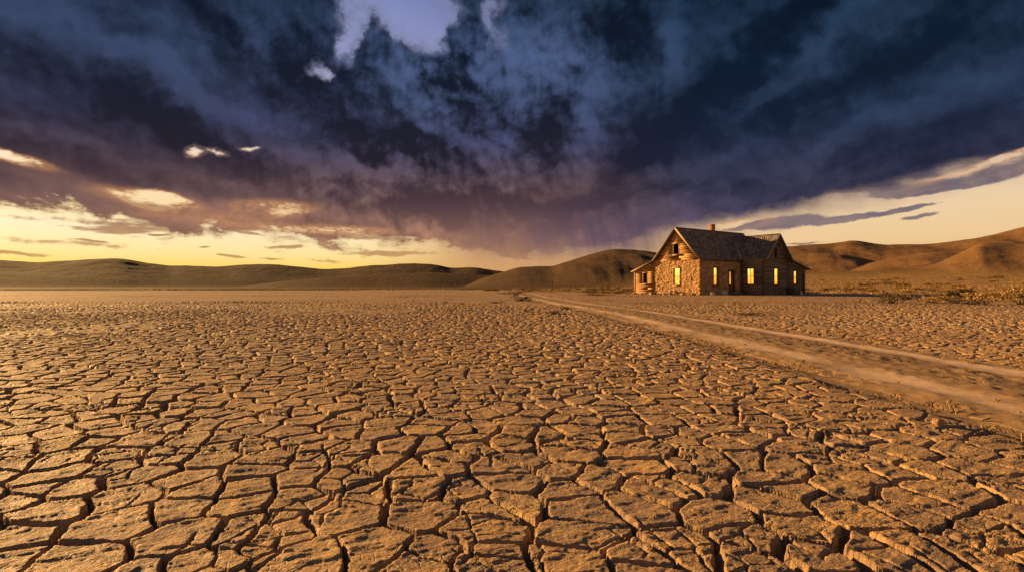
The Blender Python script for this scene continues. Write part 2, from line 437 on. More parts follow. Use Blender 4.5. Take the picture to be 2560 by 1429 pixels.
# ------------------------------------------------------------------ the lie of the land
def base_z(x, y):
    """gentle apron that rises to the right-hand hills, and slow swells in the playa"""
    r = np.hypot(x, y); az = np.degrees(np.arctan2(x, y))
    ap = sstep(az, 6, 30) * np.clip(r - 62, 0, None) ** 1.25 * 0.009
    ap = ap + sstep(az, -2, 10) * (1 - sstep(az, 6, 30)) * np.clip(r - 90, 0, None) * 0.008
    sw = 0.05 * gn(x * 0.05 + 3, y * 0.11, 5) * sstep(r, 9, 26) * (1 - 0.9 * sstep(x, 6, 12) * sstep(y, 34, 42))
    sw = sw + 0.10 * gn(x * 0.018 + 3, y * 0.07, 6) * sstep(r, 22, 45) * (1 - sstep(x, 4, 10))
    return ap + sw
ROAD = np.array([(0.5, 4.42), (5, 4.36), (8, 4.32), (12, 4.18), (17, 4.08), (21, 3.80), (26, 3.28), (31, 2.75), (36, 2.36), (45, 1.98), (56, 1.66),
                 (66, 1.10), (76, -0.3), (88, -4.0), (100, -10.5)])
def road_x(y):
    t = np.interp(y, ROAD[:, 0], ROAD[:, 1])
    return (t + np.interp(y - 2, ROAD[:, 0], ROAD[:, 1]) + np.interp(y + 2, ROAD[:, 0], ROAD[:, 1])) / 3
TH = 0.954
HC = np.array([17.415, 52.616])
def to_house(x, y):
    c, s = math.cos(TH), math.sin(TH)
    X = x - HC[0]; Y = y - HC[1]
    return X * c - Y * s, X * s + Y * c

# ------------------------------------------------------------------ ground
def make_ground():
    rows = [0.9]
    while rows[-1] < 165:
        r = rows[-1]
        near = max(0.8 * r * r / 484.0, 0.0042)
        cap = 0.0135 + 0.0014 * max(r - 3, 0)
        if r > 18: cap = 0.0345 * (r / 18.0) ** 2.6
        rows.append(r + min(near, cap))
    Y = np.array(rows); nr = len(Y)
    nc = 1240
    u = np.linspace(-1.16, 1.16, nc)
    X = u[None, :] * (Y[:, None] + 1.0); Yg = np.repeat(Y[:, None], nc, 1)
    x = X; y = Yg
    o = x - road_x(y)
    hx, hy = to_house(x, y)
    r = np.hypot(x, y)
    # zones
    road = 1 - sstep(np.abs(o + 0.1 * gn(x * .8, y * .8, 9)), 1.25, 1.75)
    yard = sstep(hx, -11, -9) * (1 - sstep(hx, 6, 9)) * sstep(hy, -7.5, -4.5)
    dirt = np.maximum(sstep(fbm(x * 0.22, y * 0.13, 31, 3), 0.16, 0.34) * sstep(r, 7, 14), yard)
    verge = sstep(o, 1.5, 2.0) * (1 - sstep(o, 2.3, 3.4))
    dirt = np.maximum(dirt, verge * 0.85)
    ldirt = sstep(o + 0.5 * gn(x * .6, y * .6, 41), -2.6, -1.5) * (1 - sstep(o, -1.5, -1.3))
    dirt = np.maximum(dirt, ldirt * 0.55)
    far = sstep(y + 1.5 * gn(x * .2, y * .2, 12), 24, 33)
    K = (1 - road) * (1 - 0.9 * dirt) * (1 - 0.97 * far)
    # cracked mud
    wx = x + 0.040 * gn(x * 3.1, y * 3.1, 1) + 0.016 * gn(x * 11, y * 11, 2) + 0.007 * gn(x * 31, y * 31, 3)
    wy = y + 0.040 * gn(x * 3.1, y * 3.1, 4) + 0.016 * gn(x * 11, y * 11, 5) + 0.007 * gn(x * 31, y * 31, 6)
    ca, sa = math.cos(R(18)), math.sin(R(18))
    qx = (wx * ca + wy * sa) / 0.215; qy = (-wx * sa + wy * ca) / 0.25
    e1, ci, cj, vx, vy = cells(qx, qy, 3, 0.92)
    e1 = e1 * 0.23
    h1 = hash01(ci, cj, 8); h2 = hash01(ci, cj, 9); h3 = hash01(ci, cj, 10)
    wid = 0.0042 + 0.0085 * np.clip(0.5 + 1.5 * fbm(x * 1.4, y * 1.4, 21, 2), 0.08, 1.9) + 0.00115 * np.clip(r - 2, 0, 18)
    wall = 0.0055
    g1 = 1 - sstep(e1, wid - 0.002, wid + wall)
    e2, di, dj, _, _ = cells(qx * 1.55 + 5.3, qy * 1.45 + 2.1, 14, 0.95)
    e2 = e2 * 0.18
    m2 = sstep(gn(x * 1.9 + 4, y * 1.9, 23), 0.10, 0.26)
    w2 = (0.0016 + 0.0045 * np.clip(0.5 + gn(x * 3, y * 3, 24), 0.1, 1)) * m2
    g2 = (1 - sstep(e2, w2 * 0.6, w2 + 0.005)) * m2
    depth = 0.068 + 0.02 * gn(x * 2, y * 2, 25)
    top = 0.006 * (h1 - 0.5) + ((h2 - 0.5) * vx + (h3 - 0.5) * vy) * 0.016
    top = top + 0.004 * np.exp(-np.clip(e1 - wid, 0, None) / 0.035) - 0.003 * np.exp(-np.clip(e1 - wid, 0, None) / 0.004)
    # flaky, layered surface of the slabs
    ba, bb = math.cos(R(24)), math.sin(R(24))
    sx = x * ba + y * bb; sy = -x * bb + y * ba
    lump = 0.0046 * fbm(x * 6, y * 6, 51, 2) + 0.0022 * gn(sx * 9, sy * 22, 53) + 0.0016 * np.abs(gn(sx * 19, sy * 44, 54))
    nearf = 1 - sstep(r, 7, 13)
    lump = lump + nearf * (0.0018 * gn(x * 62, y * 62, 55) + 0.0014 * gn(sx * 60, sy * 120, 56))
    fl = fbm(sx * 5.5, sy * 12, 57, 3)
    lump = lump + 0.0028 * sstep(fl, 0.05, 0.10) + 0.0024 * sstep(fl, 0.24, 0.28)
    z = K * (top - depth * g1 - 0.022 * g2 * (1 - g1))
    z = z + lump * (0.35 + 0.65 * np.clip(K, 0, 1)) * (1 - 0.75 * road)
    # loose clods where the mud turns to dirt
    cl, ki, kj, _, _ = cells(x * 6.5, y * 6.5, 61, 0.9)
    ch = hash01(ki, kj, 62)
    z = z + 0.02 * sstep(cl, 0.05, 0.3) * (ch > 0.78) * ch * np.clip(dirt + far * 0.8, 0, 1) * (1 - road)
    z = z + 0.014 * fbm(x * 2.3, y * 2.3, 63, 4) * np.clip(dirt + far, 0, 1) * (1 - road)
    # the mud stands a little proud of the wheel track and drops to it
    z = z - 0.060 * sstep(o + 0.10 * fbm(x * 1.3, y * 1.3, 64, 3), -1.62, -1.48) * (1 - sstep(o, 1.3, 2.6))
    z = z - 0.14 * (1 - sstep(np.abs(o), 1.02, 1.16)) * (1 - sstep(y, 92, 98))
    # low wash banks out on the flat
    for (ya, sl, xa, xb, hgt, wd) in ((29.0, 0.045, -60, -3, 0.10, 1.0), (19.0, 0.03, -14, 0, 0.035, 0.7), (46.0, 0.06, -60, 2, 0.10, 1.6)):
        d = y - (ya + sl * (x + 14) + 1.6 * gn(x * 0.11, 0 * y + 3.3, 70) + 0.4 * gn(x * .5, y * 0 + 1.3, 71))
        mask = sstep(x, xa, xa + 6) * (1 - sstep(x, xb - 5, xb)) * sstep(gn(x * .09 + ya, 0 * y + .7, 72), -0.25, 0.25)
        z = z + hgt * mask * (sstep(d, -0.25 * wd, 0.15 * wd) * (1 - sstep(d, 0.6 * wd, 6 * wd)))
    z = z + base_z(x, y)
    z = z - 0.8 * sstep(r, 150, 176)
    grass = np.clip(sstep(r + 8 * gn(x * .05, y * .05, 80), 62, 84) * sstep(np.degrees(np.arctan2(x, y)), -4, 9)
                    + sstep(r + 10 * gn(x * .03, y * .05, 81), 108, 128), 0, 1)
    v = np.stack([x, y, z], -1).reshape(-1, 3)
    f = grid_faces(nr, nc)
    dcol = hash01(ci, cj, 90) * np.clip(K * 3, 0, 1) + 0.5 * (1 - np.clip(K * 3, 0, 1))
    return v, f, dict(dirt=np.clip(dirt + ldirt, 0, 1).ravel(), far=far.ravel(), ditch_shade=(sstep(o + 0.25 * gn(x * .7, y * .7, 43), -1.9, -1.5) * (1 - sstep(o, -1.35, -1.15))).ravel(), grass=grass.ravel(), slab=dcol.ravel(), yard=yard.ravel())

gm, N, b, oc = material("cracked_earth", 0.60, 0.22)
n1 = N.noise(oc, 0.35, 5, 0.6); n2 = N.noise(oc, 2.6, 6, 0.65); n3 = N.noise(oc, 34, 5, 0.7)
c = N.mix(N.ss(n2, 0.40, 0.60), (.45, .278, .118), (.30, .186, .096))
c = N.mix(N.mul(N.ss(n1, 0.44, 0.62), 0.55), c, (.31, .225, .155))
mott = N.noise(oc, 5.5, 7, .70)
c = N.mix(N.mul(N.ss(mott, .49, .63), .85), c, (.185, .130, .098))
c = N.mix(N.mul(N.ss(mott, .46, .34), .55), c, (.55, .345, .145))
c = N.mix(N.ss(N.attr('slab'), 0.0, 1.0, 0.0, 0.40, 'LINEAR'), c, (.26, .17, .11))
c = N.mix(N.mul(N.ss(n3, 0.5, 0.72), 0.45), c, (.52, .345, .18))
c = N.mix(N.mul(N.ss(n3, 0.46, 0.30), 0.45), c, (.20, .125, .075))
c = N.mix(N.mul(N.attr('dirt'), 0.55), c, N.mix(N.ss(n3, .35, .65), (.29, .18, .095), (.40, .255, .14)))
c = N.mix(N.mul(N.attr('ditch_shade'), 0.75), c, (.165, .108, .066))  # dark soil, with the shade below the bank painted into it
c = N.mix(N.mul(N.attr('far'), 0.65), c, N.mix(N.ss(n2, .35, .65), (.34, .21, .12), (.25, .15, .085)))
fx, fy, fz = N.sep(oc)
band = N.noise(N.xyz(N.mul(fx, .05), N.mul(fy, .28), 0), 1.0, 6, .65)
c = N.mix(N.mul(N.attr('far'), N.ss(band, .50, .64, 0, .6)), c, (.17, .105, .062))
c = N.mix(N.mul(N.attr('grass'), 0.9), c, N.mix(N.ss(N.noise(oc, 0.5, 6, .65), .38, .62), (.20, .12, .042), (.36, .215, .072)))
N.put(b.inputs['Base Color'], c)
N.put(b.inputs['Roughness'], N.ss(n2, 0.3, 0.7, 0.62, 0.78))
hb = N.add(N.mul(N.noise(oc, 90, 5, 0.65), 0.6), N.mul(N.noise(oc, 26, 5, 0.6), 0.8))
N.put(b.inputs['Normal'], N.bump(hb, 1.0, 0.010))
craze = N.vor(N.v('ADD', oc, N.v('SCALE', N.xyz(N.noise(oc, 14, 3, .6), N.noise(N.v('ADD', oc, (7.0, 3.0, 1.0)), 14, 3, .6), 0.0), s=.05)), 15.0, 'DISTANCE_TO_EDGE')
cm = N.mul(N.ss(N.noise(oc, 2.2, 3, .5), .46, .56), N.ss(craze, 0.045, 0.0))
flake = N.noise(N.xyz(N.add(N.mul(fx, 8), N.mul(fy, 4)), N.add(N.mul(fx, -13), N.mul(fy, 26)), 0), 1.0, 5, .62)
nb_ = N.bump(hb, 1.0, 0.010)
nb_ = N.bump(N.ss(flake, .46, .54), 0.55, 0.006, nb_)
N.put(b.inputs['Normal'], N.bump(N.sub(1.0, cm), 0.9, 0.006, nb_))
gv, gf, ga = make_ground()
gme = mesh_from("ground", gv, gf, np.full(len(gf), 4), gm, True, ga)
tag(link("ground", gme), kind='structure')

# one wide sheet under everything, out to the horizon on every side
sm_, N, b, oc = material("far_earth", 0.9, 0.2)
N.put(b.inputs['Base Color'], N.mix(N.ss(N.noise(oc, 0.05, 6, .6), .35, .65), (.22, .13, .065), (.31, .19, .10)))
nn = 65
gx = np.sinh(np.linspace(-1, 1, nn) * 6.0) / math.sinh(6.0) * 5200
XX, YY = np.meshgrid(gx, gx)
ZZ = -0.9 + 0.0 * XX
v = np.stack([XX, YY, ZZ], -1).reshape(-1, 3); f = grid_faces(nn, nn)
tag(link("terrain", mesh_from("terrain", v, f, np.full(len(f), 4), sm_, True)), kind='structure')

# ------------------------------------------------------------------ hills
def make_hills():
    naz, nrad = 1500, 330
    az = np.radians(np.linspace(-62, 62, naz))
    rad = 128 * (1100 / 128.0) ** (np.linspace(0, 1, nrad))
    AZ, RR = np.meshgrid(az, rad)
    x = RR * np.sin(AZ); y = RR * np.cos(AZ)
    z = base_z(x, y) * (1 - sstep(RR, 240, 420)) - 0.10 * (1 - sstep(RR, 128, 150))
    wob = fbm(np.degrees(AZ) * 0.13, RR * 0.012, 101, 4)
    # (crest radius, front width, back width, outline [(x, y) in the photograph], spur strength, spur frequency, seed)
    layers = [
        (640, 62, 120, [(-700, 640), (-300, 652), (-100, 640), (0, 650), (60, 656), (150, 653), (230, 648), (300, 644.5), (350, 654), (420, 664.5), (470, 663),
                         (500, 665.5), (560, 667), (600, 662), (640, 661), (700, 661.5), (760, 667), (800, 673), (860, 671.5), (920, 664), (1010, 659),
                         (1050, 659.5), (1085, 661.5), (1130, 671), (1160, 669), (1185, 666.5), (1215, 673), (1262, 679), (1340, 690), (1500, 716)], .16, 0.30, 110),
        (400, 60, 100, [(560, 720), (700, 703), (820, 693), (950, 687), (1080, 681), (1160, 683), (1230, 688), (1300, 700), (1380, 716)], .12, 0.35, 120),
        (430, 105, 150, [(1150, 718), (1210, 694), (1262, 680), (1290, 671), (1310, 668), (1345, 667.5), (1380, 668.5), (1420, 655), (1460, 643), (1500, 631),
                         (1540, 625), (1580, 627), (1635, 632), (1700, 640), (1760, 644), (1850, 655), (1950, 672), (2060, 700), (2120, 718)], .75, 0.20, 130),
        (560, 150, 180, [(1700, 712), (1800, 650), (1900, 624), (1975, 619), (2040, 613), (2070, 612.5), (2100, 610), (2132, 605.5), (2170, 611), (2215, 617), (2330, 614.5),
                         (2380, 609), (2440, 602), (2500, 588), (2560, 574), (2650, 560), (2800, 552), (3200, 560)], .70, 0.17, 140),
        (430, 118, 110, [(1960, 722), (2040, 695), (2080, 681), (2150, 666), (2218, 650), (2270, 643), (2326, 636), (2360, 634), (2400, 634), (2440, 628), (2500, 622), (2560, 616),
                         (2700, 600), (3000, 590)], .60, 0.20, 150),
        (330, 84, 90, [(2150, 722), (2210, 697), (2265, 681), (2310, 668), (2358, 655), (2400, 636), (2425, 625), (2452, 611), (2500, 610), (2560, 613), (2640, 612), (2800, 604),
                       (3100, 600)], .60, 0.22, 160),
    ]
    total_z = np.zeros_like(z)
    for (R0, wf, wb, outl, sp, fr, sd) in layers:
        o = np.array(outl, float)
        oaz = np.arctan((o[:, 0] - 1280) / FPX)
        fine = np.linspace(-1.3, 1.3, 5201)
        hf_ = np.interp(fine, oaz, o[:, 1]); kn = np.exp(-0.5 * (np.arange(-40, 41) / (20.0 if sd == 110 else 11.0)) ** 2); kn /= kn.sum()
        H = np.interp(AZ, fine[40:-40], np.convolve(hf_, kn, 'valid'))
        kw = np.exp(-0.5 * (np.arange(-400, 401) / 160.0) ** 2); kw /= kw.sum()
        Hs = EYE + (714.5 - np.interp(AZ, fine[400:-400], np.convolve(hf_, kw, 'valid'))) / FPX * R0 * np.cos(AZ)
        inside = (AZ >= oaz[0] - .02) & (AZ <= oaz[-1] + .3)
        # soften the outline a little
        H = EYE + (714.5 - H) / FPX * R0 * np.cos(AZ)
        H = np.clip(H, 0, None) * inside
        azd = np.degrees(AZ)
        drift = (RR - R0) / R0
        rid = fbm(azd * fr + 2.2 * drift + 0.25 * wob, RR * 0.004, sd, 2, 0.35) + 0.12 * fbm(azd * fr * 4 + 3 * drift, RR * .012, sd + 3, 2)
        rid2 = 1 - 2.0 * np.abs(gn(azd * fr * 0.75 + 2.6 * drift + 0.3 * wob, RR * 0.002 + 7, sd + 9)) * 0.4
        d = (RR - R0)
        t = np.where(d < 0, np.clip(-d / (wf * 2.3), 0, 1), np.clip(d / (wb * 2.3), 0, 1))
        prof = 0.5 + 0.5 * np.cos(np.pi * t)
        if sd in (110, 120):            # the western range falls away at an even slope
            q = np.clip(-d / (np.maximum(Hs, 8.0) * 6.2), 0, 1.6)
            ev = np.clip(1.06 - np.sqrt(q * q + 0.0036), 0, 1)
            prof = np.where(d < 0, ev, prof)
        carve = sp * (1 - prof ** 1.5) * (0.42 * (1 - rid2) * 0.6 + 0.55 * rid)
        zl = H * prof * np.clip(1 - carve, 0.05, 1.5)
        total_z = np.maximum(total_z, zl)
    rough = 0.7 * fbm(x * 0.018, y * 0.018, 171, 3) + 0.45 * fbm(x * 0.055, y * 0.055, 173, 2) + 0.16 * fbm(x * 0.16, y * 0.16, 172, 3)
    total_z = total_z * sstep(RR, 130, 175)
    rgh = rough * sstep(total_z, 1.0, 14.0)
    dd = z - total_z; kk = 1.2
    z = 0.5 * (z + total_z + np.sqrt(dd * dd + kk * kk)) - 0.5 * kk * (1 - sstep(total_z, 0, 6)) * 0.9 + rgh
    v = np.stack([x, y, z], -1).reshape(-1, 3)
    return v, grid_faces(nrad, naz)
hm, N, b, oc = material("dry_hill_grass", 0.95, 0.1)
a1 = N.noise(oc, 0.02, 6, .6); a2 = N.noise(oc, 0.16, 6, .7); a3 = N.noise(oc, 0.75, 4, .7)
c = N.mix(N.ss(a1, .36, .64), (.20, .108, .045), (.14, .076, .035))
c = N.mix(N.mul(N.ss(a2, .48, .66), 0.55), c, (.26, .15, .065))
hx_, hy_, hz_ = N.sep(oc)
c = N.mix(N.mul(N.ss(N.add(hx_, N.mul(N.sub(a1, .5), 160)), 190, 60), N.ss(a2, .30, .60, .97, .82)), c, (.058, .031, .015))   # western range: shade of its unlit slopes put into the colour
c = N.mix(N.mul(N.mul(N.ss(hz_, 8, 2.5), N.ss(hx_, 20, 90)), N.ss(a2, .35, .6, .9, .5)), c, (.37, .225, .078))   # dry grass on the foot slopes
c = N.mix(N.mul(N.ss(a3, .60, .70), 0.60), c, (.07, .048, .026))
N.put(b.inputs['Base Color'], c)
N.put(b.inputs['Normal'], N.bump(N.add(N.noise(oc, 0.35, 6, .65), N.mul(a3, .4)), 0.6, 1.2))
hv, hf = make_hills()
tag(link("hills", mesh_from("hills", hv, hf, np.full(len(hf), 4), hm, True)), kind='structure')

# ------------------------------------------------------------------ road
def make_road():
    ys = []
    y = 0.6
    while y < 97: ys.append(y); y += 0.018 + 0.006 * y
    ys = np.array(ys); nc = 96
    of = np.linspace(-1.32, 1.32, nc)
    O, Yg = np.meshgrid(of, ys)
    X = road_x(Yg) + O
    wob = 0.07 * gn(Yg * 0.35, O * 0 + 2.2, 201)
    rut = np.exp(-((np.abs(O + wob) - 0.76) / 0.32) ** 2)
    z = -0.055 + 0.045 * (1 - sstep(np.abs(O), 0.9, 1.25)) - 0.024 * rut
    z = z + (0.019 * fbm(X * 3.2, Yg * 3.2, 202, 4) + 0.011 * gn(X * 17, Yg * 17, 203)) * (1 - 0.65 * rut) + 0.010 * gn(X * 2.0, Yg * .8, 204)
    cl, ki, kj, _, _ = cells(X * 11, Yg * 11, 205, 0.9)
    z = z + 0.020 * sstep(cl, 0.05, 0.3) * (hash01(ki, kj, 206) > 0.82) * (1 - rut)
    z = z - 0.12 * sstep(np.abs(O), 1.17, 1.32)
    z = z + base_z(X, Yg)
    v = np.stack([X, Yg, z], -1).reshape(-1, 3)
    rr = rut * (0.75 + 0.5 * fbm(X * 1.2, Yg * .6, 207, 3))
    return v, grid_faces(len(ys), nc), dict(rut=np.clip(rr, 0, 1).ravel())
rm, N, b, oc = material("dusty_track", 0.85, 0.2)
t1 = N.noise(oc, 5, 6, .65); t2 = N.noise(oc, 40, 4, .7)
c = N.mix(N.ss(t1, .36, .64), (.27, .17, .09), (.19, .118, .062))
c = N.mix(N.mul(N.ss(t2, .54, .7), .6), c, (.38, .25, .13))
c = N.mix(N.ss(N.attr('rut'), 0.25, 0.8), c, N.mix(N.ss(t1, .3, .7), (.57, .40, .265), (.47, .325, .205)))
N.put(b.inputs['Base Color'], c)
N.put(b.inputs['Normal'], N.bump(N.add(N.noise(oc, 30, 5, .65), N.mul(N.noise(oc, 110, 3, .6), .5)), 0.6, 0.008))
rv, rf, ra = make_road()
tag(link("dirt_road", mesh_from("dirt_road", rv, rf, np.full(len(rf), 4), rm, True, ra)), kind='structure')

# ------------------------------------------------------------------ house materials
def wood_mat(name, lo, hi, worn, axis, wornamt):
    m, N, b, oc = material(name, 0.8, 0.25)
    x, y, z = N.sep(oc)
    g = N.xyz(N.mul(x, 1.2 if axis != 'z' else 14), N.mul(y, 1.2 if axis != 'z' else 14), N.mul(z, 26 if axis != 'z' else 1.2))
    gr = N.noise(g, 2.0, 5, .65)
    c = N.mix(N.attr('tint'), lo, hi)
    c = N.mix(N.mul(N.ss(gr, .40, .30), .55), c, [q * .45 for q in lo])
    c = N.mix(N.mul(N.ss(N.noise(g, 0.7, 5, .7), .52, .66), wornamt), c, worn)
    N.put(b.inputs['Base Color'], c)
    N.put(b.inputs['Normal'], N.bump(gr, 0.5, 0.01))
    return m
M = {}
M['siding'] = wood_mat('weathered_siding', (.20, .09, .028), (.50, .275, .10), (.58, .36, .16), 'x', .45)
M['grey_siding'] = wood_mat('grey_siding', (.13, .088, .058), (.31, .225, .155), (.44, .36, .28), 'y', .5)
M['trim'] = wood_mat('trim_wood', (.30, .20, .12), (.40, .28, .17), (.48, .36, .24), 'z', .35)
M['dark_trim'] = wood_mat('dark_trim_wood', (.10, .07, .045), (.16, .11, .07), (.24, .17, .11), 'z', .3)
m, N, b, oc = material('shingles', 0.85, 0.25)
c = N.mix(N.attr('tint'), (.105, .082, .066), (.31, .25, .205))
c = N.mix(N.mul(N.ss(N.noise(oc, 1.1, 5, .6), .5, .68), .5), c, (.08, .068, .06))
N.put(b.inputs['Base Color'], c); N.put(b.inputs['Normal'], N.bump(N.noise(oc, 30, 4, .6), .4, .01)); M['shingle'] = m
m, N, b, oc = material('rubble_stone', 0.9, 0.2)
s1 = N.noise(oc, 9, 5, .65)
c = N.mix(N.attr('tint'), (.23, .125, .052), (.50, .29, .125))
c = N.mix(N.mul(N.ss(s1, .45, .7), .5), c, (.54, .34, .165))
c = N.mix(N.ss(N.attr('joint'), .2, .9, 0, .6), c, (.36, .22, .10))
N.put(b.inputs['Base Color'], c); N.put(b.inputs['Normal'], N.bump(N.noise(oc, 38, 5, .65), .6, .02)); M['stone'] = m
m, N, b, oc = material('brick', 0.9, 0.2)
bt = m.node_tree.nodes.new('ShaderNodeTexBrick'); bt.inputs['Scale'].default_value = 1.0
bt.inputs['Brick Width'].default_value = .22; bt.inputs['Row Height'].default_value = .075; bt.inputs['Mortar Size'].default_value = .010
bt.inputs['Color1'].default_value = (.33, .13, .06, 1); bt.inputs['Color2'].default_value = (.24, .10, .05, 1); bt.inputs['Mortar'].default_value = (.34, .25, .17, 1)
x, y, z = N.sep(oc); N.put(bt.inputs['Vector'], N.xyz(N.add(x, y), z, 0))
N.put(b.inputs['Base Color'], bt.outputs['Color']); N.put(b.inputs['Normal'], N.bump(N.noise(oc, 25, 4, .6), .5, .02)); M['brick'] = m
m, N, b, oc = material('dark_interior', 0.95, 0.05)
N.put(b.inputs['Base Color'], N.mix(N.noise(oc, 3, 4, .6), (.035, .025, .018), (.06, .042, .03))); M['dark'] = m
def lit_pane(name, seed):
    m, N, b, oc = material(name, 0.2, 0.4)
    x, y, z = N.sep(oc)
    hgt = N.ss(z, 0.95, 2.5, 0, 1, 'LINEAR')
    fold = N.noise(N.xyz(N.add(N.mul(N.add(x, y), 9), seed), N.mul(z, .6), 0), 1.2, 4, .6)
    e = N.mix(hgt, lin((252, 150, 28)), lin((255, 222, 104)))
    e = N.mix(N.ss(fold, .40, .62), N.mix(0.7, e, lin((190, 92, 18))), e)
    e = N.mix(N.mul(N.ss(N.noise(oc, 2.2, 3, .5), .55, .7), .6), e, lin((255, 240, 140)))
    N.put(b.inputs['Base Color'], (.05, .04, .02)); N.put(b.inputs['Emission Color'], e)
    b.inputs['Emission Strength'].default_value = (2.1, 1.7, 2.2, 2.1, 1.9, 1.65)[seed % 6] / 2 ** EXPO
    return m

# ------------------------------------------------------------------ house
house = bpy.data.objects.new("farmhouse", None)
house.location = (HC[0], HC[1], 0); house.rotation_euler = (0, 0, -TH)
scene.collection.objects.link(house)
tag(house, "abandoned stone and timber farmhouse with steep shingle roofs and glowing yellow windows", "house")
WG, LM, L1, L2, TW = 5.37, 10.83, 6.43, 10.75, 2.38
LCM = (L1 + L2) / 2
HE, HR, HEW, HRW = 3.40, 6.36, 3.48, 5.80
def front(l0):  return lambda u, o, z: (u, l0 - o, z)
def right(t0):  return lambda u, o, z: (t0 + o, u, z)
def left(t0):   return lambda u, o, z: (t0 - o, u, z)
def back(l0):   return lambda u, o, z: (u, l0 + o, z)

def siding(mb, fn, z0, z1, ul, ur, ops=(), bh=0.175, seed=1, jit=1.0, shift=0.0, tone=(0.1, 0.95)):
    rs = random.Random(seed)
    z = z0
    while z < z1 - 0.01:
        zh = min(z + bh, z1)
        segs = [(None, None)]
        a0, a1 = ul(z), ur(z); c0, c1 = ul(zh), ur(zh)
        if a1 - a0 < 0.05: break
        spans = [(min(a0, c0), max(a1, c1))]
        for (p, q, r, s) in ops:
            if z < s - 0.02 and zh > r + 0.02:
                nxt = []
                for (m0, m1) in spans:
                    if q <= m0 or p >= m1: nxt.append((m0, m1)); continue
                    if p > m0: nxt.append((m0, p))
                    if q < m1: nxt.append((q, m1))
                spans = nxt
        for (m0, m1) in spans:
            x = m0
            while x < m1 - 1e-3:
                L = rs.uniform(1.6, 4.2); xe = m1 if m1 - x < L + 0.8 else x + L
                tint = tone[0] + (tone[1] - tone[0]) * (rs.uniform(.0, .35) if rs.random() < .5 else rs.uniform(.6, 1.0))
                j = rs.uniform(-.010, .010) * jit; k = rs.uniform(-.010, .010) * jit; oo = rs.uniform(0, .012) * jit
                def cl(u, zz): return min(max(u, ul(zz)), ur(zz))
                lo0, lo1, hi0, hi1 = cl(x, z), cl(xe, z), cl(x, zh), cl(xe, zh)
                zt = zh + 0.022
                P = [fn(lo0, -.05, z), fn(lo1, -.05, z), fn(lo1, .046 + oo, z + j), fn(lo0, .046 + oo, z + k),
                     fn(hi0, -.05, zt), fn(hi1, -.05, zt), fn(hi1, .010, zt + j), fn(hi0, .010, zt + k)]
                mb.hexa(P, tint)
                x = xe + 0.006
        z = zh

def stone_wall(name, fn, u0, u1, z0, z1, ops, amp, seed, flip=False, cell=(.27, .19)):
    st = 0.032
    nu, nz = int((u1 - u0) / st) + 1, int((z1 - z0) / st) + 1
    uu = np.linspace(u0, u1, nu); zz_ = np.linspace(z0, z1, nz)
    U, Z = np.meshgrid(uu, zz_)
    wu = U + .05 * gn(U * 5, Z * 5, seed); wz = Z + .04 * gn(U * 5, Z * 5, seed + 1)
    e, ci, cj, _, _ = cells(wu / cell[0] + 50, wz / cell[1] + 50, seed, .9)
    hh = hash01(ci, cj, seed + 2)
    O = amp * (sstep(e, 0.01, 0.16) * (0.35 + 1.1 * hh ** 1.5)) + amp * .35 * fbm(U * 9, Z * 9, seed + 3, 3) + amp * 0.5 * gn(U * 1.1, Z * 1.1, seed + 4) - amp * 1.1 * (hash01(ci, cj, seed + 6) > .84) * sstep(e, 0.02, 0.12)
    P = np.array(fn(U, O, Z)) if False else np.stack(np.broadcast_arrays(*fn(U, O, Z)), -1)
    um = (uu[:-1] + uu[1:]) / 2; zm = (zz_[:-1] + zz_[1:]) / 2
    keep = np.ones((nz - 1, nu - 1), bool)
    for (p, q, r, s) in ops:
        keep &= ~((um[None, :] > p) & (um[None, :] < q) & (zm[:, None] > r) & (zm[:, None] < s))
    f = grid_faces(nz, nu, keep)
    if flip: f = f[:, ::-1]
    me = mesh_from(name, P.reshape(-1, 3), f, np.full(len(f), 4), M['stone'], True,
                   dict(tint=hh.ravel(), joint=(1 - sstep(e, 0.03, 0.14)).ravel()))
    return link(name, me, house)

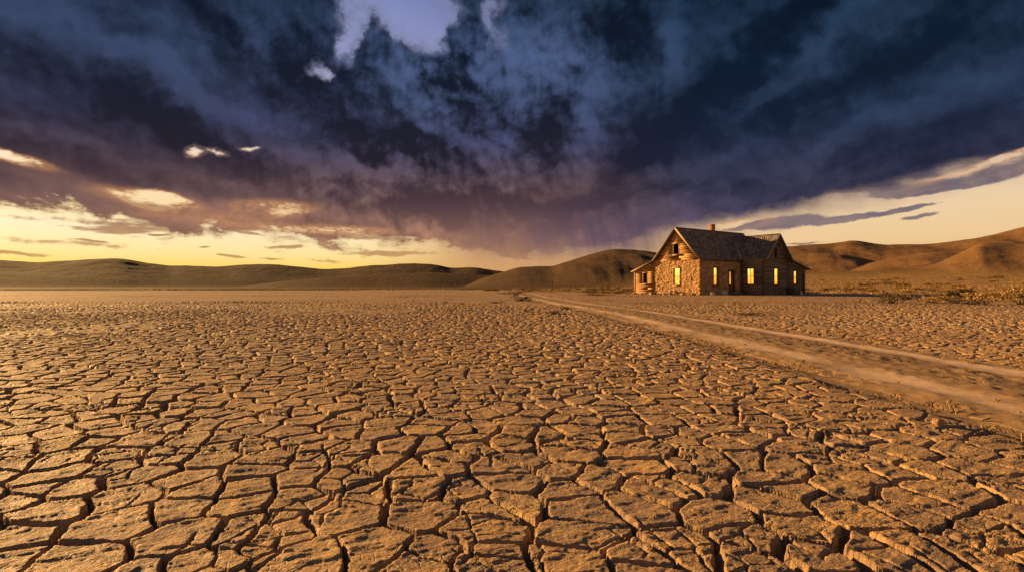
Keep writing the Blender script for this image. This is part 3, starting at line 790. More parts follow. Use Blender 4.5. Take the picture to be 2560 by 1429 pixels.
def window(fn, u0, u1, z0, z1, rec, lit=None, cols=1, casing=.085, mat='trim', proud=.045, bar=True, sill=True):
    mb = MB(); rs = random.Random(int(u0 * 97 + z0 * 31))
    def bx(m, a, b_, o0, o1, c, d): m.hexa([fn(a, o0, c), fn(b_, o0, c), fn(b_, o1, c), fn(a, o1, c), fn(a, o0, d), fn(b_, o0, d), fn(b_, o1, d), fn(a, o1, d)], rs.uniform(.2, .9))
    bx(mb, u0 - casing, u0, -rec, proud, z0, z1); bx(mb, u1, u1 + casing, -rec, proud, z0, z1)
    bx(mb, u0 - casing - .03, u1 + casing + .03, -rec, proud + .012, z1, z1 + casing)
    bx(mb, u0 - casing, u1 + casing, -rec, proud - .006, z0 - .05, z0)
    w = mb.build('window', M[mat], house)
    if sill:
        sb = MB(); bx(sb, u0 - casing - .06, u1 + casing + .06, -.02, proud + .06, z0 - .11, z0 - .05); sb.build('sill', M[mat], w)
    if lit is not None:
        pb = MB(); bx(pb, u0, u1, -rec + .02, -rec + .03, z0, z1); pb.build('pane', lit, w)
        sb = MB()
        o0, o1 = -rec + .033, -rec + .075
        t = .035
        bx(sb, u0, u0 + t, o0, o1, z0, z1); bx(sb, u1 - t, u1, o0, o1, z0, z1)
        bx(sb, u0 + t, u1 - t, o0, o1, z0, z0 + t); bx(sb, u0 + t, u1 - t, o0, o1, z1 - t, z1)
        if bar: zm = (z0 + z1) / 2; bx(sb, u0 + t, u1 - t, o0, o1 + .02, zm - .025, zm + .025)
        for k in range(1, cols):
            uc = u0 + (u1 - u0) * k / cols
            bx(sb, uc - .018, uc + .018, o0, o1 - .006, z0 + t, (z0 + z1) / 2 - .025); bx(sb, uc - .018, uc + .018, o0, o1 - .006, (z0 + z1) / 2 + .025, z1 - t)
        sb.build('sash', M['dark_trim'], w)
    return w

# openings (u0, u1, z0, z1) on each wall
OP_STONE = (-3.04, -2.34, 0.93, 2.58)
OP_ATTIC = (-3.02, -2.42, 3.88, 4.90)
OP_LEANL = (-6.82, -6.31, 1.10, 2.16)
OP_MAIN = (2.00, 2.72, 0.95, 2.58)
OP_DOOR = (4.50, 5.36, 0.10, 2.30)
OP_WSIDE = (0.70, 1.38, 1.03, 2.54)
OP_WGAB = (8.30, 8.98, 0.98, 2.54)
OP_WATT = (8.42, 8.72, 3.62, 4.52)
OP_LEANR = (12.00, 12.56, 1.08, 2.36)
OP_DOORR = (13.34, 14.08, 0.10, 2.18)

# main block
stone_wall('stone_gable_wall', front(0), -WG, 0.0, -.3, 3.30, [OP_STONE], .040, 300, cell=(.29, .20))
stone_wall('stone_side_wall', right(0), 0.0, L1 + .05, -.3, HE + .02, [OP_MAIN, OP_DOOR], .026, 320, cell=(.36, .24))
mb = MB()     # ragged corner stones
z = -.2; k = 0
while z < HE - .1:
    h = random.uniform(.15, .24); z2 = min(z + h, HE)
    a, b2 = (random.uniform(.28, .42), random.uniform(.14, .2)) if k % 2 else (random.uniform(.14, .2), random.uniform(.28, .42))
    e = random.uniform(.045, .085); e2 = random.uniform(.03, .065)
    mb.box(-a, e2, -e, b2, z + .008, z2 - .008, random.random()); z = z2; k += 1
mb.build('quoin', M['stone'], house, .015)
mb = MB()     # plain far walls that close the shell
mb.box(-WG + .04, -WG + .22, .24, LM, -.3, HE - .3); mb.box(-WG + .22, -.02, LM - .18, LM, -.3, HE)
mb.box(-.24, -.06, L2 + .02, LM - .18, -.3, HE)
mb.build('rear_wall', M['stone'], house)
mb = MB(); mb.box(-WG + .24, -.3, .3, LM - .2, 3.34, 3.42); mb.build('attic_floor', M['dark'], house)
RS = (HR - HE) / (WG / 2)
mb = MB()
siding(mb, front(0), 3.29, HR - .12, lambda z: -WG + max(z - HE + .1, 0) / RS - .0, lambda z: -max(z - HE + .1, 0) / RS, [OP_ATTIC], .20, 5)
mb.build('gable_siding', M['siding'], house)
mb = MB()
siding(mb, back(LM), 3.4, HR - .12, lambda z: -WG + max(z - HE + .1, 0) / RS, lambda z: -max(z - HE + .1, 0) / RS, (), .3, 6)
mb.build('rear_gable', M['siding'], house)
PANES = [lit_pane('lamplit_pane', s) for s in (0, 13, 20, 3, 16, 11)]
window(front(0), *OP_STONE, .20, PANES[0], 1)
window(front(0), *OP_ATTIC, .10, None, casing=.07)
window(right(0), *OP_MAIN, .20, PANES[1], 1, mat='dark_trim')

def roof(name, O, U, S, su, ss_, seed, lift=.0, skip=0.035, parent=None, under=True):
    """shingled slope: O eave corner, U unit vector along the ridge, S unit vector up the slope"""
    O, U, S = Vector(O), Vector(U), Vector(S)
    Nn = U.cross(S).normalized()
    if Nn.z < 0: Nn = -Nn
    rs = random.Random(seed); mb = MB()
    def P(u, s, n): return O + U * u + S * s + Nn * n
    mb.hexa([P(0, 0, -.07), P(su, 0, -.07), P(su, ss_, -.07), P(0, ss_, -.07), P(0, 0, .0), P(su, 0, .0), P(su, ss_, .0), P(0, ss_, .0)], .15)
    ex = .20; s = -.03; row = 0
    while s < ss_ - .02:
        u = -.02 - rs.uniform(0, .15)
        while u < su + .01:
            w = rs.uniform(.13, .27); ua, ub = max(u, -.02) + .004, min(u + w, su + .02) - .004
            u += w
            if ub - ua < .03 or rs.random() < skip: continue
            dz = rs.uniform(-.025, .02); lf = rs.uniform(.0, .018) + (rs.random() < .06) * .03
            se = min(s + ex + .10, ss_)
            lowl, lowr = .030 + lf, .030 + lf + rs.uniform(-.008, .008)
            mb.hexa([P(ua, s + dz, .004), P(ub, s + dz, .004), P(ub, se, .002), P(ua, se, .002),
                     P(ua, s + dz, lowl), P(ub, s + dz, lowr), P(ub, se, .012), P(ua, se, .012)], min(1, max(0, rs.gauss(.45, .27))))
        s += ex; row += 1
    return mb.build(name, M['shingle'], parent or house)
def slope(du, dz): 
    L = math.hypot(du, dz); return du / L, dz / L, L
# main roof, ridge along y
OV = .10
cx_, cz_, L_ = slope(-(WG / 2 + OV), (WG / 2 + OV) * RS)
YF, YB = -.24, LM + .25
main_r = roof('roof', (OV, YF, HE - OV * RS + .06), (0, 1, 0), (cx_, 0, cz_), YB - YF, L_, 40)
cx_, cz_, L_ = slope((WG / 2 + .42), (WG / 2 + .42) * RS)
roof('roof', (-WG - .42, YF, HE - .42 * RS + .06), (0, 1, 0), (cx_, 0, cz_), YB - YF, L_, 41)
mb = MB(); mb.beam((-WG / 2, YF - .02, HR + .10), (-WG / 2, YB, HR + .10), (0, 0, 1), .16, .05); mb.build('ridge_cap', M['shingle'], main_r)
mb = MB()   # chimney on the ridge
mb.box(-WG / 2 - .21, -WG / 2 + .21, 5.36, 5.80, HR - .5, 6.96, .5)
mb.box(-WG / 2 - .25, -WG / 2 + .25, 5.32, 5.84, 6.96, 7.06, .5)
mb.box(-WG / 2 - .21, -WG / 2 + .21, 5.36, 5.80, 7.06, 7.10, .5)
mb.build('chimney', M['brick'], main_r, .012)
def barge(p, q, up=(0, 0, 1), w=.04, h=.17, mat='trim', name='bargeboard'):
    mb = MB(); mb.beam(p, q, up, w, h, .6); return mb.build(name, M[mat], house)
barge((-WG / 2, YF - .025, HR + .02), (OV + .02, YF - .025, HE - OV * RS + .01))
barge((-WG / 2, YF - .025, HR + .02), (-WG - .44, YF - .025, HE - .44 * RS + .01), mat='dark_trim')
barge((-WG / 2, .0 - .055, HR - .18), (-.02, -.055, HE - .14), h=.12)
mb = MB(); mb.box(.045, .105, 0.05, L1 - .02, HE - .20, HE - .04, .4); mb.build('fascia', M['dark_trim'], house)

# door in the long stone wall: a lit upper light, a dark lower panel, leaf standing ajar
db = MB()
def rb(m, u0, u1, o0, o1, z0, z1, t0=0.0, tint=.5):
    fn = right(t0); m.hexa([fn(u0, o0, z0), fn(u1, o0, z0), fn(u1, o1, z0), fn(u0, o1, z0), fn(u0, o0, z1), fn(u1, o0, z1), fn(u1, o1, z1), fn(u0, o1, z1)], tint)
rb(db, 4.41, 4.50, -.22, .05, -.05, 2.30); rb(db, 5.36, 5.45, -.22, .05, -.05, 2.30); rb(db, 4.34, 5.52, -.22, .06, 2.30, 2.44); rb(db, 4.41, 5.45, -.22, .10, -.2, .10)
door = db.build('door', M['dark_trim'], house)
pb = MB(); rb(pb, 4.50, 4.98, -.20, -.17, .10, 1.02); rb(pb, 4.98, 5.05, -.20, -.15, .10, 2.30); rb(pb, 4.50, 4.55, -.20, -.165, 1.02, 2.30); rb(pb, 4.55, 4.98, -.20, -.17, 2.22, 2.30); pb.build('door_panel', M['dark_trim'], door)
pb = MB(); rb(pb, 4.55, 4.98, -.20, -.19, 1.02, 2.22); pb.build('pane', PANES[2], door)
pb = MB(); pb.hexa([(-.17, 5.33, .1), (-.17, 5.07, .1), (-.20, 5.07, .1), (-.20, 5.33, .1), (-.17, 5.33, 2.3), (-.17, 5.07, 2.3), (-.20, 5.07, 2.3), (-.20, 5.33, 2.3)], .6)
pb.build('door_leaf', M['siding'], door)
mb = MB(); rb(mb, 4.3, 5.6, .04, .75, -.1, .09, 0, .4); mb.build('doorstep', M['stone'], house, .02)

# timber wing
RW = (HRW - HEW) / ((L2 - L1) / 2)
mb = MB(); siding(mb, front(L1), -.05, HEW + .02, lambda z: 0.0, lambda z: TW - .02, [OP_WSIDE], .165, 8, 1.0, tone=(.0, .75))
mb.build('wing_side_siding', M['grey_siding'], house)
mb = MB(); siding(mb, right(TW), -.05, HRW - .10, lambda z: L1 + max(z - HEW + .08, 0) / RW, lambda z: L2 - max(z - HEW + .08, 0) / RW, [OP_WGAB, OP_WATT], .185, 9, 1.5, tone=(.0, .8))
mb.build('wing_gable_siding', M['grey_siding'], house)
mb = MB(); siding(mb, back(L2), 2.3, HEW, lambda z: 0.0, lambda z: TW - .1, (), .3, 19); siding(mb, back(L2 + .03), 0, 2.3, lambda z: 0.0, lambda z: -.0 + .3, (), .3, 19)
mb.build('wing_rear_wall', M['grey_siding'], house)
window(front(L1), *OP_WSIDE, .09, PANES[3], 2, casing=.10, mat='dark_trim')
window(right(TW), *OP_WGAB, .09, PANES[4], 1, casing=.10, mat='dark_trim')
window(right(TW), *OP_WATT, .09, None, casing=.09, mat='dark_trim', sill=False)
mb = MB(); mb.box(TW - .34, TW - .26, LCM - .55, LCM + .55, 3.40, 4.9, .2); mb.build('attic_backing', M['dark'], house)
mb = MB()
mb.box(TW - .07, TW + .075, L1 - .075, L1 + .08, -.1, HEW - .02, .6)
mb.build('corner_board', M['dark_trim'], house)
mb = MB(); mb.box(TW + .006, TW + .07, L2 - .10, L2 + .03, -.1, HEW - .02, .6)
mb.build('corner_board', M['dark_trim'], house)
mb = MB(); mb.box(.06, TW + .02, L1 - .115, L1 - .056, HEW - .24, HEW - .03, .7); mb.build('eave_beam', M['trim'], house)
XO = TW + .45
cy_, cz_, L_ = slope((L2 - L1) / 2 + .14, ((L2 - L1) / 2 + .14) * RW)
wing_r = roof('roof', (-2.6, L1 - .14, HEW - .14 * RW + .06), (1, 0, 0), (0, cy_, cz_), XO + 2.6, L_, 50)
roof('roof', (-2.6, L2 + .30, HEW - .30 * RW + .06), (1, 0, 0), (0, -slope((L2 - L1) / 2 + .30, ((L2 - L1) / 2 + .30) * RW)[0], slope((L2 - L1) / 2 + .30, ((L2 - L1) / 2 + .30) * RW)[1]),
     XO + 2.6, slope((L2 - L1) / 2 + .30, ((L2 - L1) / 2 + .30) * RW)[2], 51)
LC = (L1 + L2) / 2
mb = MB(); mb.beam((-2.1, LC, HRW + .10), (XO + .02, LC, HRW + .10), (0, 0, 1), .15, .05); mb.build('ridge_cap', M['shingle'], wing_r)
mb = MB()   # lead strip along the valley
for sgn in (0,):
    mb.beam((-2.06, LC - .18, HRW + .0), (OV - .02, L1 - .10, HEW - .02 + .02), (0.5, -0.5, .8), .16, .05)
mb.build('valley_strip', M['trim'], wing_r)
barge((XO + .025, LC, HRW + .02), (XO + .025, L1 - .15, HEW - .15 * RW + .01), mat='trim')
barge((XO + .025, LC, HRW + .02), (XO + .025, L2 + .32, HEW - .32 * RW + .01), mat='dark_trim')
barge((TW + .075, LC, HRW - .22), (TW + .075, L2 - .05, HEW - .06), mat='trim', h=.15)

# lean-to beside the stone gable (towards the sunset)
XL, LD, ZL, ZH = -8.02, 5.2, 2.33, 3.30
def tl(z): return XL + max(z - ZL, 0) / (ZH - ZL) * (WG * 0 + (-WG - XL))
mb = MB(); siding(mb, front(-.02), -.1, ZH - .02, tl, lambda z: -WG, [OP_LEANL], .20, 12, 0.6, tone=(.30, .62)); siding(mb, left(XL + .02), -.1, ZL, lambda z: 0.0, lambda z: LD, (), .17, 13)
siding(mb, back(LD), -.1, ZH - .05, tl, lambda z: -WG, (), .3, 14)
mb.build('lean_to_siding', M['siding'], house)
window(front(-.02), *OP_LEANL, .09, None, casing=.08)
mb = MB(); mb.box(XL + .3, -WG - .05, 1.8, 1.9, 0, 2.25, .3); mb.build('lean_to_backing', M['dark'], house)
sx_, sz_, L_ = slope(-WG - XL + .18 + .1, (ZH - ZL) / (-WG - XL) * (-WG - XL + .28))
lr = roof('roof', (XL - .18, -.34, ZL - .18 * (ZH - ZL) / (-WG - XL) + .06), (0, 1, 0), (sx_, 0, sz_), LD + .6, L_, 60)
barge((XL - .20, -.365, ZL - .04), (-WG + .04, -.365, ZH + .03), h=.10)
barge((XL + .02, -.085, ZL - .06), (-WG - .02, -.085, ZH - .07), h=.09)
mb = MB(); mb.box(XL - .03, XL + .09, -.085, .06, -.1, ZL, .5); mb.build('corner_board', M['trim'], house)

# lean-to beyond the timber wing
YE, ZRL, ZRH = 14.24, 2.58, 3.46
def tr(z): return L2 + (YE - L2) * min(1.0, max(0.0, (ZRH - z) / (ZRH - ZRL)))
TL = TW - .06
mb = MB(); siding(mb, right(TL), -.05, ZRH - .02, lambda z: L2 + .03, tr, [OP_LEANR, OP_DOORR], .17, 15, 1.4, tone=(.0, .6)); siding(mb, back(YE - .04), -.05, ZRL, lambda z: -1.2, lambda z: TL - .06, (), .3, 16)
siding(mb, left(-1.2), -.05, ZRL, lambda z: LM, lambda z: YE, (), .3, 17)
mb.build('lean_to_siding', M['grey_siding'], house)
window(right(TL), *OP_LEANR, .09, PANES[5], 1, casing=.08, mat='dark_trim')
sy_, sz_, L_ = slope(-(YE - L2 + .42), (ZRH - ZRL) / (YE - L2) * (YE - L2 + .42))
roof('roof', (-1.5, YE + .36, ZRL - .36 * (ZRH - ZRL) / (YE - L2) + .05), (1, 0, 0), (0, sy_, sz_), TL + .42 + 1.5, L_, 61)
barge((TL + .44, YE + .38, ZRL - .10), (TL + .44, L2 + .02, ZRH + .0), mat='dark_trim', h=.11)
barge((TL + .07, YE - .04, ZRL - .10), (TL + .07, L2 + .08, ZRH - .10), mat='trim', h=.11)
db = MB()
rb(db, 13.25, 13.34, -.14, .05, -.05, 2.18, TL); rb(db, 14.08, 14.17, -.14, .05, -.05, 2.18, TL); rb(db, 13.2, 14.22, -.14, .06, 2.18, 2.28, TL)
d2 = db.build('door', M['trim'], house)
pb = MB()
for k in range(5): rb(pb, 13.35 + k * .146, 13.488 + k * .146, -.12, -.09 + .006 * (k % 2), .04, 2.17, TL, random.random() * .5)
pb.build('door_panel', M['dark_trim'], d2)

# ------------------------------------------------------------------ stones, timber, post
def rock_mesh(name, sx, sy, sz, seed, mat, rough=.28):
    import bmesh
    bm = bmesh.new(); bmesh.ops.create_icosphere(bm, subdivisions=3, radius=1.0)
    co = np.array([v.co[:] for v in bm.verts])
    d = 1 + rough * (gn(co[:, 0] * 1.3 + seed, co[:, 1] * 1.3 + co[:, 2], seed) + gn(co[:, 1] * 1.5 + seed, co[:, 2] * 1.5 - co[:, 0], seed + 1)) \
        + .10 * gn(co[:, 0] * 5 + seed, co[:, 1] * 5 + co[:, 2] * 3, seed + 2)
    q = np.sign(co) * np.abs(co) ** .75 * d[:, None]
    for v, p in zip(bm.verts, q): v.co = (p[0] * sx, p[1] * sy, p[2] * sz)
    me = bpy.data.meshes.new(name); bm.to_mesh(me); bm.free()
    for p in me.polygons: p.use_smooth = seed % 2 == 0
    me.materials.append(mat)
    return me
sm, N, b, oc = material('field_stone', .9, .2)
s1 = N.noise(oc, 6, 5, .65)
N.put(b.inputs['Base Color'], N.mix(N.ss(s1, .35, .65), (.25, .165, .10), (.45, .32, .20))); N.put(b.inputs['Normal'], N.bump(N.noise(oc, 30, 5, .6), .5, .02)); M['field_stone'] = sm
sm, N, b, oc = material('pale_stone', .9, .2)
N.put(b.inputs['Base Color'], N.mix(N.ss(N.noise(oc, 6, 5, .65), .35, .65), (.46, .34, .22), (.62, .48, .33))); M['pale_stone'] = sm
sm, N, b, oc = material('mud_clod', .8, .3)
N.put(b.inputs['Base Color'], N.mix(N.ss(N.noise(oc, 30, 5, .65), .35, .65), (.30, .18, .09), (.42, .26, .13))); N.put(b.inputs['Normal'], N.bump(N.noise(oc, 90, 5, .6), .5, .01)); M['clod'] = sm
def hw(t, l, z=0.0):
    c, s = math.cos(TH), math.sin(TH)
    return Vector((HC[0] + l * s + t * c, HC[1] + l * c - t * s, z))
def gz(x, y): return float(base_z(np.array([x]), np.array([y]))[0])
kinds = [rock_mesh('rubble_stone', 1, .85, .7, s, M['field_stone']) for s in (401, 402, 403, 404, 405)]
rk = random.Random(5)
spots = [(-7.7, -.35), (-7.1, -.5), (-6.6, -.32), (-6.1, -.55), (-5.6, -.4), (-5.25, -.75), (-5.0, -.42), (-4.5, -.5), (-4.1, -.7), (-3.7, -.4), (-3.35, -.62), (-3.0, -.38),
         (-2.75, -.85), (-2.45, -.5), (-2.2, -.72), (-1.9, -.42), (-1.5, -.6), (-1.15, -.4), (-.8, -.66), (-.4, -.45), (-6.4, -.9), (-4.8, -1.1), (-3.2, -1.15), (-2.6, -.34), (-3.1, -.3)]
for i, (t, l) in enumerate(spots):
    o = link('rubble_stone', kinds[i % 5])
    s = rk.uniform(.13, .27); p = hw(t, l)
    o.location = (p.x, p.y, gz(p.x, p.y) + s * .32 + (0.30 if i >= 23 else 0)); o.scale = (s, s * rk.uniform(.8, 1.1), s * rk.uniform(.7, 1.0)); o.rotation_euler = (rk.uniform(-.3, .3), rk.uniform(-.3, .3), rk.uniform(0, 6))
    tag(o, 'brown rubble stone fallen along the foot of the sunlit stone gable', 'stone', 'rubble stones under the gable wall')
for (nm, t, l, s, lab, mt, sc, gr) in (
        ('pale_stone', .95, .55, .24, 'small rounded pale stone beside the house corner', 'pale_stone', (1.1, .9, .8), 1),
        ('block_stone', .95, 2.30, .30, 'large pale squared stone in front of the first long-wall window', 'pale_stone', (1, .8, .95), 3),
        ('pale_stone', 2.95, 12.1, .22, 'whitish stone at the foot of the right lean-to window', 'pale_stone', (1.0, .9, 1.1), 5)):
    o = link(nm, rock_mesh(nm, *sc, 410 + gr, M[mt], .2)); p = hw(t, l); o.location = (p.x, p.y, s * .55); o.scale = (s, s, s); o.rotation_euler = (.1, .1, gr)
    tag(o, lab, 'stone')
for i, (t, l, s) in enumerate(((1.15, .95, .12), (1.0, 1.35, .15), (1.1, 1.75, .13))):
    o = link('rubble_stone', kinds[i]); p = hw(t, l); o.location = (p.x, p.y, s * .3); o.scale = (s,) * 3; o.rotation_euler = (0, 0, i * 2.1)
    tag(o, 'little brown stone in the row between the two pale stones by the wall', 'stone', 'little stones by the long wall')
def plank(nm, p, q, w, h, mat, lab, cat):
    mb = MB(); p = Vector(p); q = Vector(q); c = (p + q) / 2
    mb.beam(p - c, q - c, (0, 0, 1), w, h, .4)
    for k in (0.25, .75):
        m_ = (p - c).lerp(q - c, k); mb.box(m_.x - .06, m_.x + .06, m_.y - .06, m_.y + .06, m_.z - h / 2 - .06, m_.z - h / 2 + .003, .2)
    o = mb.build(nm, M[mat]); o.location = c; return tag(o, lab, cat)
a, b_ = hw(1.2, 2.7, .15), hw(1.3, 4.5, .17)
plank('timber_beam', a, b_, .3, .17, 'dark_trim', 'dark weathered timber lying before the open doorway', 'timber')
a, b_ = hw(1.7, 5.9, .10), hw(2.8, 6.4, .10)
plank('fallen_board', a, b_, .24, .05, 'grey_siding', 'flat grey board on the ground below the wing corner', 'board')
for i, (t, l, s, q) in enumerate(((2.9, 14.4, .30, 402), (3.3, 14.9, .24, 403), (2.2, 15.1, .28, 404))):
    o = link('scrap_stone', rock_mesh('scrap_stone', 1.3, .8, .6, q, M['field_stone'])); p = hw(t, l); o.location = (p.x, p.y, s * .25); o.scale = (s,) * 3; o.rotation_euler = (0, 0, i * 1.7)
    tag(o, 'dark stone heaped at the right end of the farmhouse', 'stone', 'stones at the lean-to end')
mb = MB()   # dark crate-like box by the lean-to
p = (0, 0, 0)
for k in range(4): mb.box(-.45, .45, -.3, .3, .02 + k * .17, .16 + k * .17, .2 + .1 * k)
mb.box(-.40, .40, -.25, .25, .0, .70, .1)
for sx in (-1, 1):
    for sy in (-1, 1): mb.box(sx * .47 - .035, sx * .47 + .035, sy * .32 - .035, sy * .32 + .035, 0, .74, .1)
o = mb.build('wooden_crate', M['dark_trim']); p = hw(2.85, 11.05); o.location = (p.x, p.y, .0); o.rotation_euler = (0, 0, -TH + 1.57)
tag(o, 'dark wooden crate against the lean-to wall', 'crate')
# lone post far off by the road
mb = MB()
for k in range(7):
    z0, z1 = k * .32, (k + 1) * .32 + .002; r0, r1 = .10 - .006 * k, .10 - .006 * (k + 1)
    lx0, lx1 = .012 * k * k * .3, .012 * (k + 1) ** 2 * .3
    mb.hexa([(lx0 - r0, -r0, z0), (lx0 + r0, -r0, z0), (lx0 + r0, r0, z0), (lx0 - r0, r0, z0), (lx1 - r1, -r1, z1), (lx1 + r1, -r1, z1), (lx1 + r1, r1, z1), (lx1 - r1, r1, z1)], .5)
mb.box(-.16, .22, -.12, -.09, 1.55, 1.68, .4)
o = mb.build('fence_post', M['dark_trim']); o.location = (7.6, 108, gz(7.6, 108) - .05); tag(o, 'lone leaning wooden post far off in the grass left of the house', 'post')
# broken clod on the mud
o = link('mud_clod', rock_mesh('mud_clod', 1, .8, .75, 441, M['clod'], .2)); o.location = (2.60, 3.47, .018); o.scale = (.036,) * 3; o.rotation_euler = (.1, .2, .5)
tag(o, 'small orange mud clod lying loose on the flats beside the track', 'clod')

# ------------------------------------------------------------------ grass and brush
def leaf_mat(name, a, b_, c_):
    m, N, b, oc = material(name, .8, .15)
    t = N.attr('tint')
    N.put(b.inputs['Base Color'], N.mix(N.ss(t, .5, 1, 0, 1, 'LINEAR'), N.mix(N.ss(t, 0, .5, 0, 1, 'LINEAR'), a, b_), c_))
    return m
M['straw'] = leaf_mat('straw', (.15, .088, .035), (.33, .20, .075), (.50, .33, .14))
M['sage'] = leaf_mat('sagebrush_leaf', (.055, .042, .02), (.10, .075, .033), (.20, .14, .06))
M['gold'] = leaf_mat('golden_brush_leaf', (.18, .11, .035), (.33, .21, .07), (.48, .31, .11))
M['twig'] = wood_mat('twig', (.10, .065, .04), (.15, .10, .06), (.2, .14, .09), 'z', .2)

def tuft_field(name, P, hgt, wid, nb, lean, mat, seed):
    """grass tufts at points P (n,3): nb narrow blades each"""
    rs = np.random.default_rng(seed); n = len(P)
    if np.isscalar(hgt): hgt = np.full(n, hgt)
    if np.isscalar(wid): wid = np.full(n, wid)
    P = np.repeat(P, nb, 0); H = np.repeat(hgt, nb) * rs.uniform(.45, 1.1, n * nb); Wd = np.repeat(wid, nb) * rs.uniform(.6, 1.3, n * nb)
    sp = np.repeat(hgt, nb) * .30
    base = P + np.stack([rs.normal(0, 1, n * nb) * sp, rs.normal(0, 1, n * nb) * sp, np.full(n * nb, -.01)], -1)
    a = rs.uniform(0, 6.283, n * nb); l = rs.uniform(.1, lean, n * nb) * H
    tip = base + np.stack([np.cos(a) * l, np.sin(a) * l, H], -1)
    mid = base + np.stack([np.cos(a) * l * .35, np.sin(a) * l * .35, H * .6], -1)
    b2 = rs.uniform(0, 6.283, n * nb); s = np.stack([np.cos(b2), np.sin(b2), np.zeros(n * nb)], -1) * (Wd / 2)[:, None]
    v = np.stack([base - s, base + s, mid + s * .8, tip, mid - s * .8], 1).reshape(-1, 3)
    f = np.arange(n * nb * 5).reshape(-1, 5)
    me = mesh_from(name, v, f, np.full(n * nb, 5), mat, False, None, dict(tint=rs.uniform(0, 1, n * nb)))
    return tag(link(name, me), kind='stuff')
def with_z(x, y, dz=0.0): return np.stack([x, y, base_z(x, y) + dz], -1)
def scatter(n, u0, u1, y0, y1, seed, power=2.0):
    rs = np.random.default_rng(seed)
    k = rs.uniform(0, 1, n); y = y0 * (y1 / y0) ** k; u = rs.uniform(u0, u1, n)
    return u * y, y
# golden grass of the plain behind and right of the house
x, y = scatter(16000, -.06, 1.12, 57, 158, 501)
hx, hy = to_house(x, y)
cl = fbm(x * .09, y * .045, 511, 3)
k = (cl > -.18) & ~((hx > -10) & (hx < 6) & (hy > -5) & (hy < 17)) & (np.abs(x - road_x(y)) > 2.0) & (np.hypot(x, y) < 158)
k &= (np.degrees(np.arctan2(x, y)) > 1 + 9 * (y < 75))
tuft_field('dry_grass', with_z(x[k], y[k]), (.08 + .17 * rng.random(k.sum()) ** 2), .04, 8, 1.1, M['straw'], 1)
# nearer grass on the right
x, y = scatter(1500, .55, 1.1, 26, 58, 502)
k = (fbm(x * .16, y * .12, 512, 3) > .10 - .012 * (y - 30)) & (x / y > .60 + .005 * (y - 30))
tuft_field('dry_grass', with_z(x[k], y[k]), .17 + .10 * rng.random(k.sum()), .022, 12, .8, M['straw'], 2)
# thin belt along the foot of the left and middle hills
x, y = scatter(6000, -1.05, .06, 112, 156, 503)
k = (fbm(x * .05, y * .03, 513, 3) > -.05) & (np.hypot(x, y) < 158) & (np.hypot(x, y) > 110)
tuft_field('dry_grass', with_z(x[k], y[k]), .26, .06, 7, .7, M['straw'], 3)
# stubble along the track: its middle and both shoulders
rs = np.random.default_rng(504)
n = 3600; y = 2.2 * (62 / 2.2) ** rs.uniform(0, 1, n); o_ = np.where(rs.uniform(0, 1, n) < .40, rs.normal(0, .20, n), np.where(rs.uniform(0, 1, n) < .55, rs.normal(-1.36, .26, n), rs.normal(1.55, .35, n)))
x = road_x(y) + o_; k = fbm(x * 1.6, y * .9, 514, 3) > .02
tuft_field('dry_stubble', with_z(x[k], y[k], -.02), .018 + .032 * rng.random(k.sum()), .004 + .0006 * y[k], 7, 1.8, M['straw'], 4)
# sparse wisps around the yard and where mud gives way to dirt
x, y = scatter(2600, -.35, .7, 22, 60, 505)
hx, hy = to_house(x, y)
k = (fbm(x * .25, y * .16, 515, 3) > .22) & ~((hx > -8.3) & (hx < 3) & (hy > -.1)) & (np.abs(x - road_x(y)) > 1.3)
tuft_field('dry_stubble', with_z(x[k], y[k]), .08 + .08 * rng.random(k.sum()), .012, 8, 1.0, M['straw'], 5)
# tufts against the house foot
rs = np.random.default_rng(506)
t = rs.uniform(-8.6, -.2, 150); l = rs.uniform(-1.0, -.15, 150)
P = np.array([hw(a, b2)[:] for a, b2 in zip(t, l)])
tuft_field('dry_stubble', with_z(P[:, 0], P[:, 1]), .16, .02, 8, .8, M['straw'], 6)

def bush_mesh(name, mat, seed, n=420, flat=.62, leaf=.085, spiky=0.0):
    """unit shrub: leaf clumps spread through an uneven dome"""
    rs = np.random.default_rng(seed)
    lobes = rs.normal(0, .36, (9, 3)); lobes[:, 2] = np.abs(lobes[:, 2]) * .9 + .12; lr = rs.uniform(.22, .46, 9)
    which = rs.integers(0, 9, n)
    d = rs.normal(0, 1, (n, 3)); d /= np.linalg.norm(d, axis=1)[:, None]
    p = lobes[which] + d * (lr[which] * rs.uniform(.5, 1.05, n))[:, None]
    p[:, 2] = np.abs(p[:, 2]) * flat / .62 * .8
    a = d + rs.normal(0, .5, (n, 3)); a[:, 2] += .5 + spiky; a /= np.linalg.norm(a, axis=1)[:, None]
    s = np.cross(a, rs.normal(0, 1, (n, 3))); s /= np.linalg.norm(s, axis=1)[:, None]
    L = leaf * rs.uniform(.7, 1.7, n); w = L * .30
    v = np.stack([p, p + a * (L * .5)[:, None] + s * w[:, None], p + a * L[:, None], p + a * (L * .5)[:, None] - s * w[:, None]], 1).reshape(-1, 3)
    f = np.arange(n * 4).reshape(-1, 4)
    return mesh_from(name, v, f, np.full(n, 4), mat, False, None, dict(tint=rs.uniform(0, 1, n)))
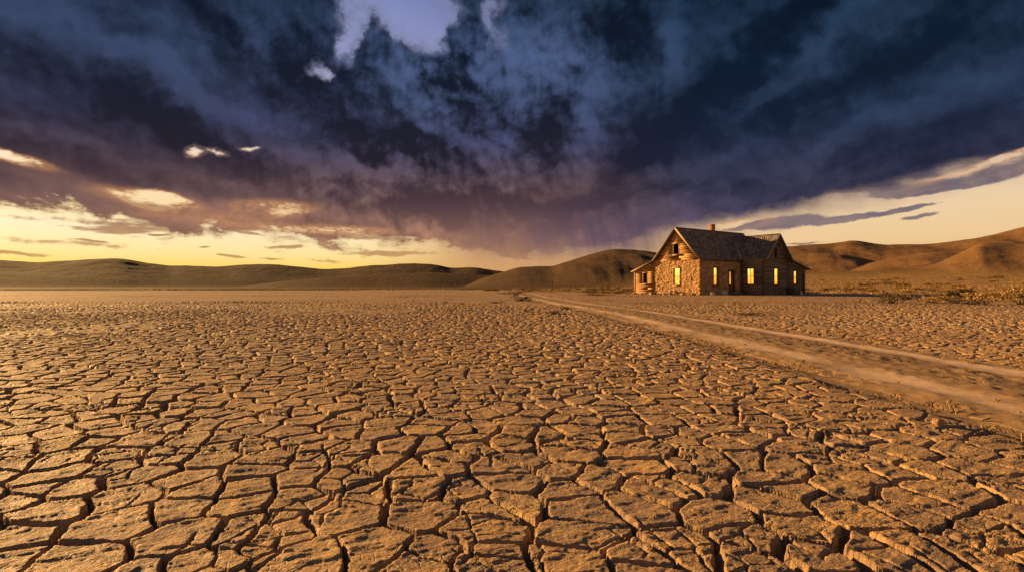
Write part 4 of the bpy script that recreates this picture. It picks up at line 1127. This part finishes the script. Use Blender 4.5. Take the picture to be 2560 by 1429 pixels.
def stems_mesh(seed):
    mb = MB(); rs = random.Random(seed)
    for k in range(9):
        a = rs.uniform(0, 6.28); q = rs.uniform(.2, .55); h = rs.uniform(.25, .55)
        p0 = Vector((rs.uniform(-.06, .06), rs.uniform(-.06, .06), -.03)); p1 = Vector((math.cos(a) * q * .5, math.sin(a) * q * .5, h * .55)); p2 = Vector((math.cos(a) * q, math.sin(a) * q, h))
        mb.beam(p0, p1, (0, 1, .1), .045, .045, .5); mb.beam(p1, p2, (0, 1, .1), .025, .025, .5)
    ff = [i for f in mb.f for i in f]
    return mesh_from('stem', mb.v, ff, [len(f) for f in mb.f], M['twig'], fattrs={'tint': mb.t})
SAGE = [bush_mesh('foliage', M['sage'], s) for s in (601, 602, 603)]
GOLD = [bush_mesh('foliage', M['gold'], s, 520, .62, .10, .5) for s in (611, 612, 613)]
STEM = [stems_mesh(s) for s in (621, 622)]
rb_ = random.Random(9)
def bush(name, kind, px, py, w, h, label, cat, group=None):
    """w, h in metres; standing where the photograph shows its foot (photo pixel -> point on the ground)"""
    y_ = FPX * EYE / (py - 714.5); x_ = (px - 1280) / FPX * y_
    return bush_at(name, kind, x_, y_, w, h, label, cat, group)
def bush_at(name, kind, x_, y_, w, h, label, cat, group=None):
    e = bpy.data.objects.new(name, None); scene.collection.objects.link(e)
    e.location = (x_, y_, gz(x_, y_)); e.rotation_euler = (0, 0, rb_.uniform(0, 6.28)); e.scale = (w, w * rb_.uniform(.75, 1.05), h * 1.25)
    fo = link('foliage', rb_.choice(SAGE if kind == 's' else GOLD), e)
    st = link('stem', rb_.choice(STEM), e)
    return tag(e, label, cat, group)
bush('sagebrush', 's', 2262, 748, 1.6, .48, 'wide dark green sagebrush standing in the bare strip right of the house', 'shrub')
bush('sagebrush', 's', 2229, 758, .85, .62, 'small rounded sagebrush in front of the wide dark one', 'shrub')
for (px, py, w, h, k, lab) in (
        (2402, 741, 1.5, .75, 'g', 'tall golden brush clump above the right end of the mud flats'),
        (2440, 744, 1.3, .55, 'g', 'golden brush clump between the tall clump and the edge shrubs'),
        (2385, 757, 1.0, .32, 's', 'dull green low sagebrush in front of the golden clumps'),
        (2425, 760, 1.1, .40, 's', 'second dull green sagebrush in front of the golden clumps'),
        (2350, 752, 1.0, .40, 'g', 'low straw-coloured brush left of the golden clumps'),
        (2325, 757, .8, .22, 'g', 'flat straw-toned brush nearest the wide dark sagebrush'),
        (2503, 747, 1.2, .50, 'g', 'bright golden brush near the right border of the picture'),
        (2541, 745, 1.3, .70, 'g', 'big golden brush at the right border of the picture'),
        (2550, 760, 1.2, .50, 's', 'olive brush lowest at the right border of the picture'),
        (2470, 738, 1.4, .45, 'g', 'pale brush set back behind the golden clumps')):
    bush('sagebrush' if k == 's' else 'golden_brush', k, px, py, w, h, lab, 'shrub')
bush('sagebrush', 's', 1882, 787, .62, .11, 'flat dark scrub on the cracked mud below the lit wing windows', 'shrub')
bush('sagebrush', 's', 1385, 784, .40, .13, 'dark low tuft on the mud left of the track, largest of three', 'shrub')
bush('sagebrush', 's', 1320, 779, .22, .11, 'dark little tuft left of the largest mud tuft', 'shrub')
bush('sagebrush', 's', 1418, 772, .34, .10, 'dark tuft closest to the left wheel rut', 'shrub')
bush('sagebrush', 's', 1305, 752, .85, .34, 'spiky brown shrub where the track fades into the distance', 'shrub')
bush('sagebrush', 's', 1292, 736, 1.1, .45, 'dark shrub at the far bend of the track', 'shrub')
bush('sagebrush', 's', 1268, 735, 1.6, .25, 'long low dark brush left of the far track bend', 'shrub')
bush('sagebrush', 's', 1240, 757, .7, .10, 'thin flat scrub on the bare mud left of the track', 'shrub')
for (px, py, w, h, lab) in ((1500, 730, 2.0, .5, 'dark bush clump between the post and the lean-to'), (1525, 729, 1.8, .75, 'tallest dark bush left of the lean-to'),
                            (1497, 738.5, 2.2, .22, 'flat dark brush in the bare yard left of the house'), (1556, 730, 1.5, .55, 'dark bush second from the lean-to wall'),
                            (1577, 729, 1.2, .5, 'dark bush closest to the lean-to wall')):
    bush('sagebrush', 's', px, py, w, h, lab, 'shrub')
n = 0
for i in range(900):
    y_ = 58 * (150 / 58.0) ** rb_.random(); u_ = rb_.uniform(-.05, 1.0); x_ = u_ * y_
    hx, hy = to_house(x_, y_)
    if -11 < hx < 7 and -6 < hy < 19: continue
    if abs(x_ - float(road_x(np.array([y_]))[0])) < 2.5 or math.hypot(x_, y_) > 150: continue
    if u_ < .05 and y_ < 80: continue
    if float(fbm(np.array([x_ * .06]), np.array([y_ * .05]), 531, 2)[0]) < .02: continue
    g_ = rb_.random() < .68
    s_ = rb_.uniform(.7, 1.5)
    bush_at('golden_brush' if g_ else 'sagebrush', 'g' if g_ else 's', x_, y_, s_, s_ * rb_.uniform(.3, .5),
            'golden brush scattered in the dry grass at the foot of the hills' if g_ else 'dark sagebrush scattered in the dry grass at the foot of the hills',
            'shrub', 'golden brush on the plain' if g_ else 'sagebrush on the plain')
    n += 1
    if n >= 120: break
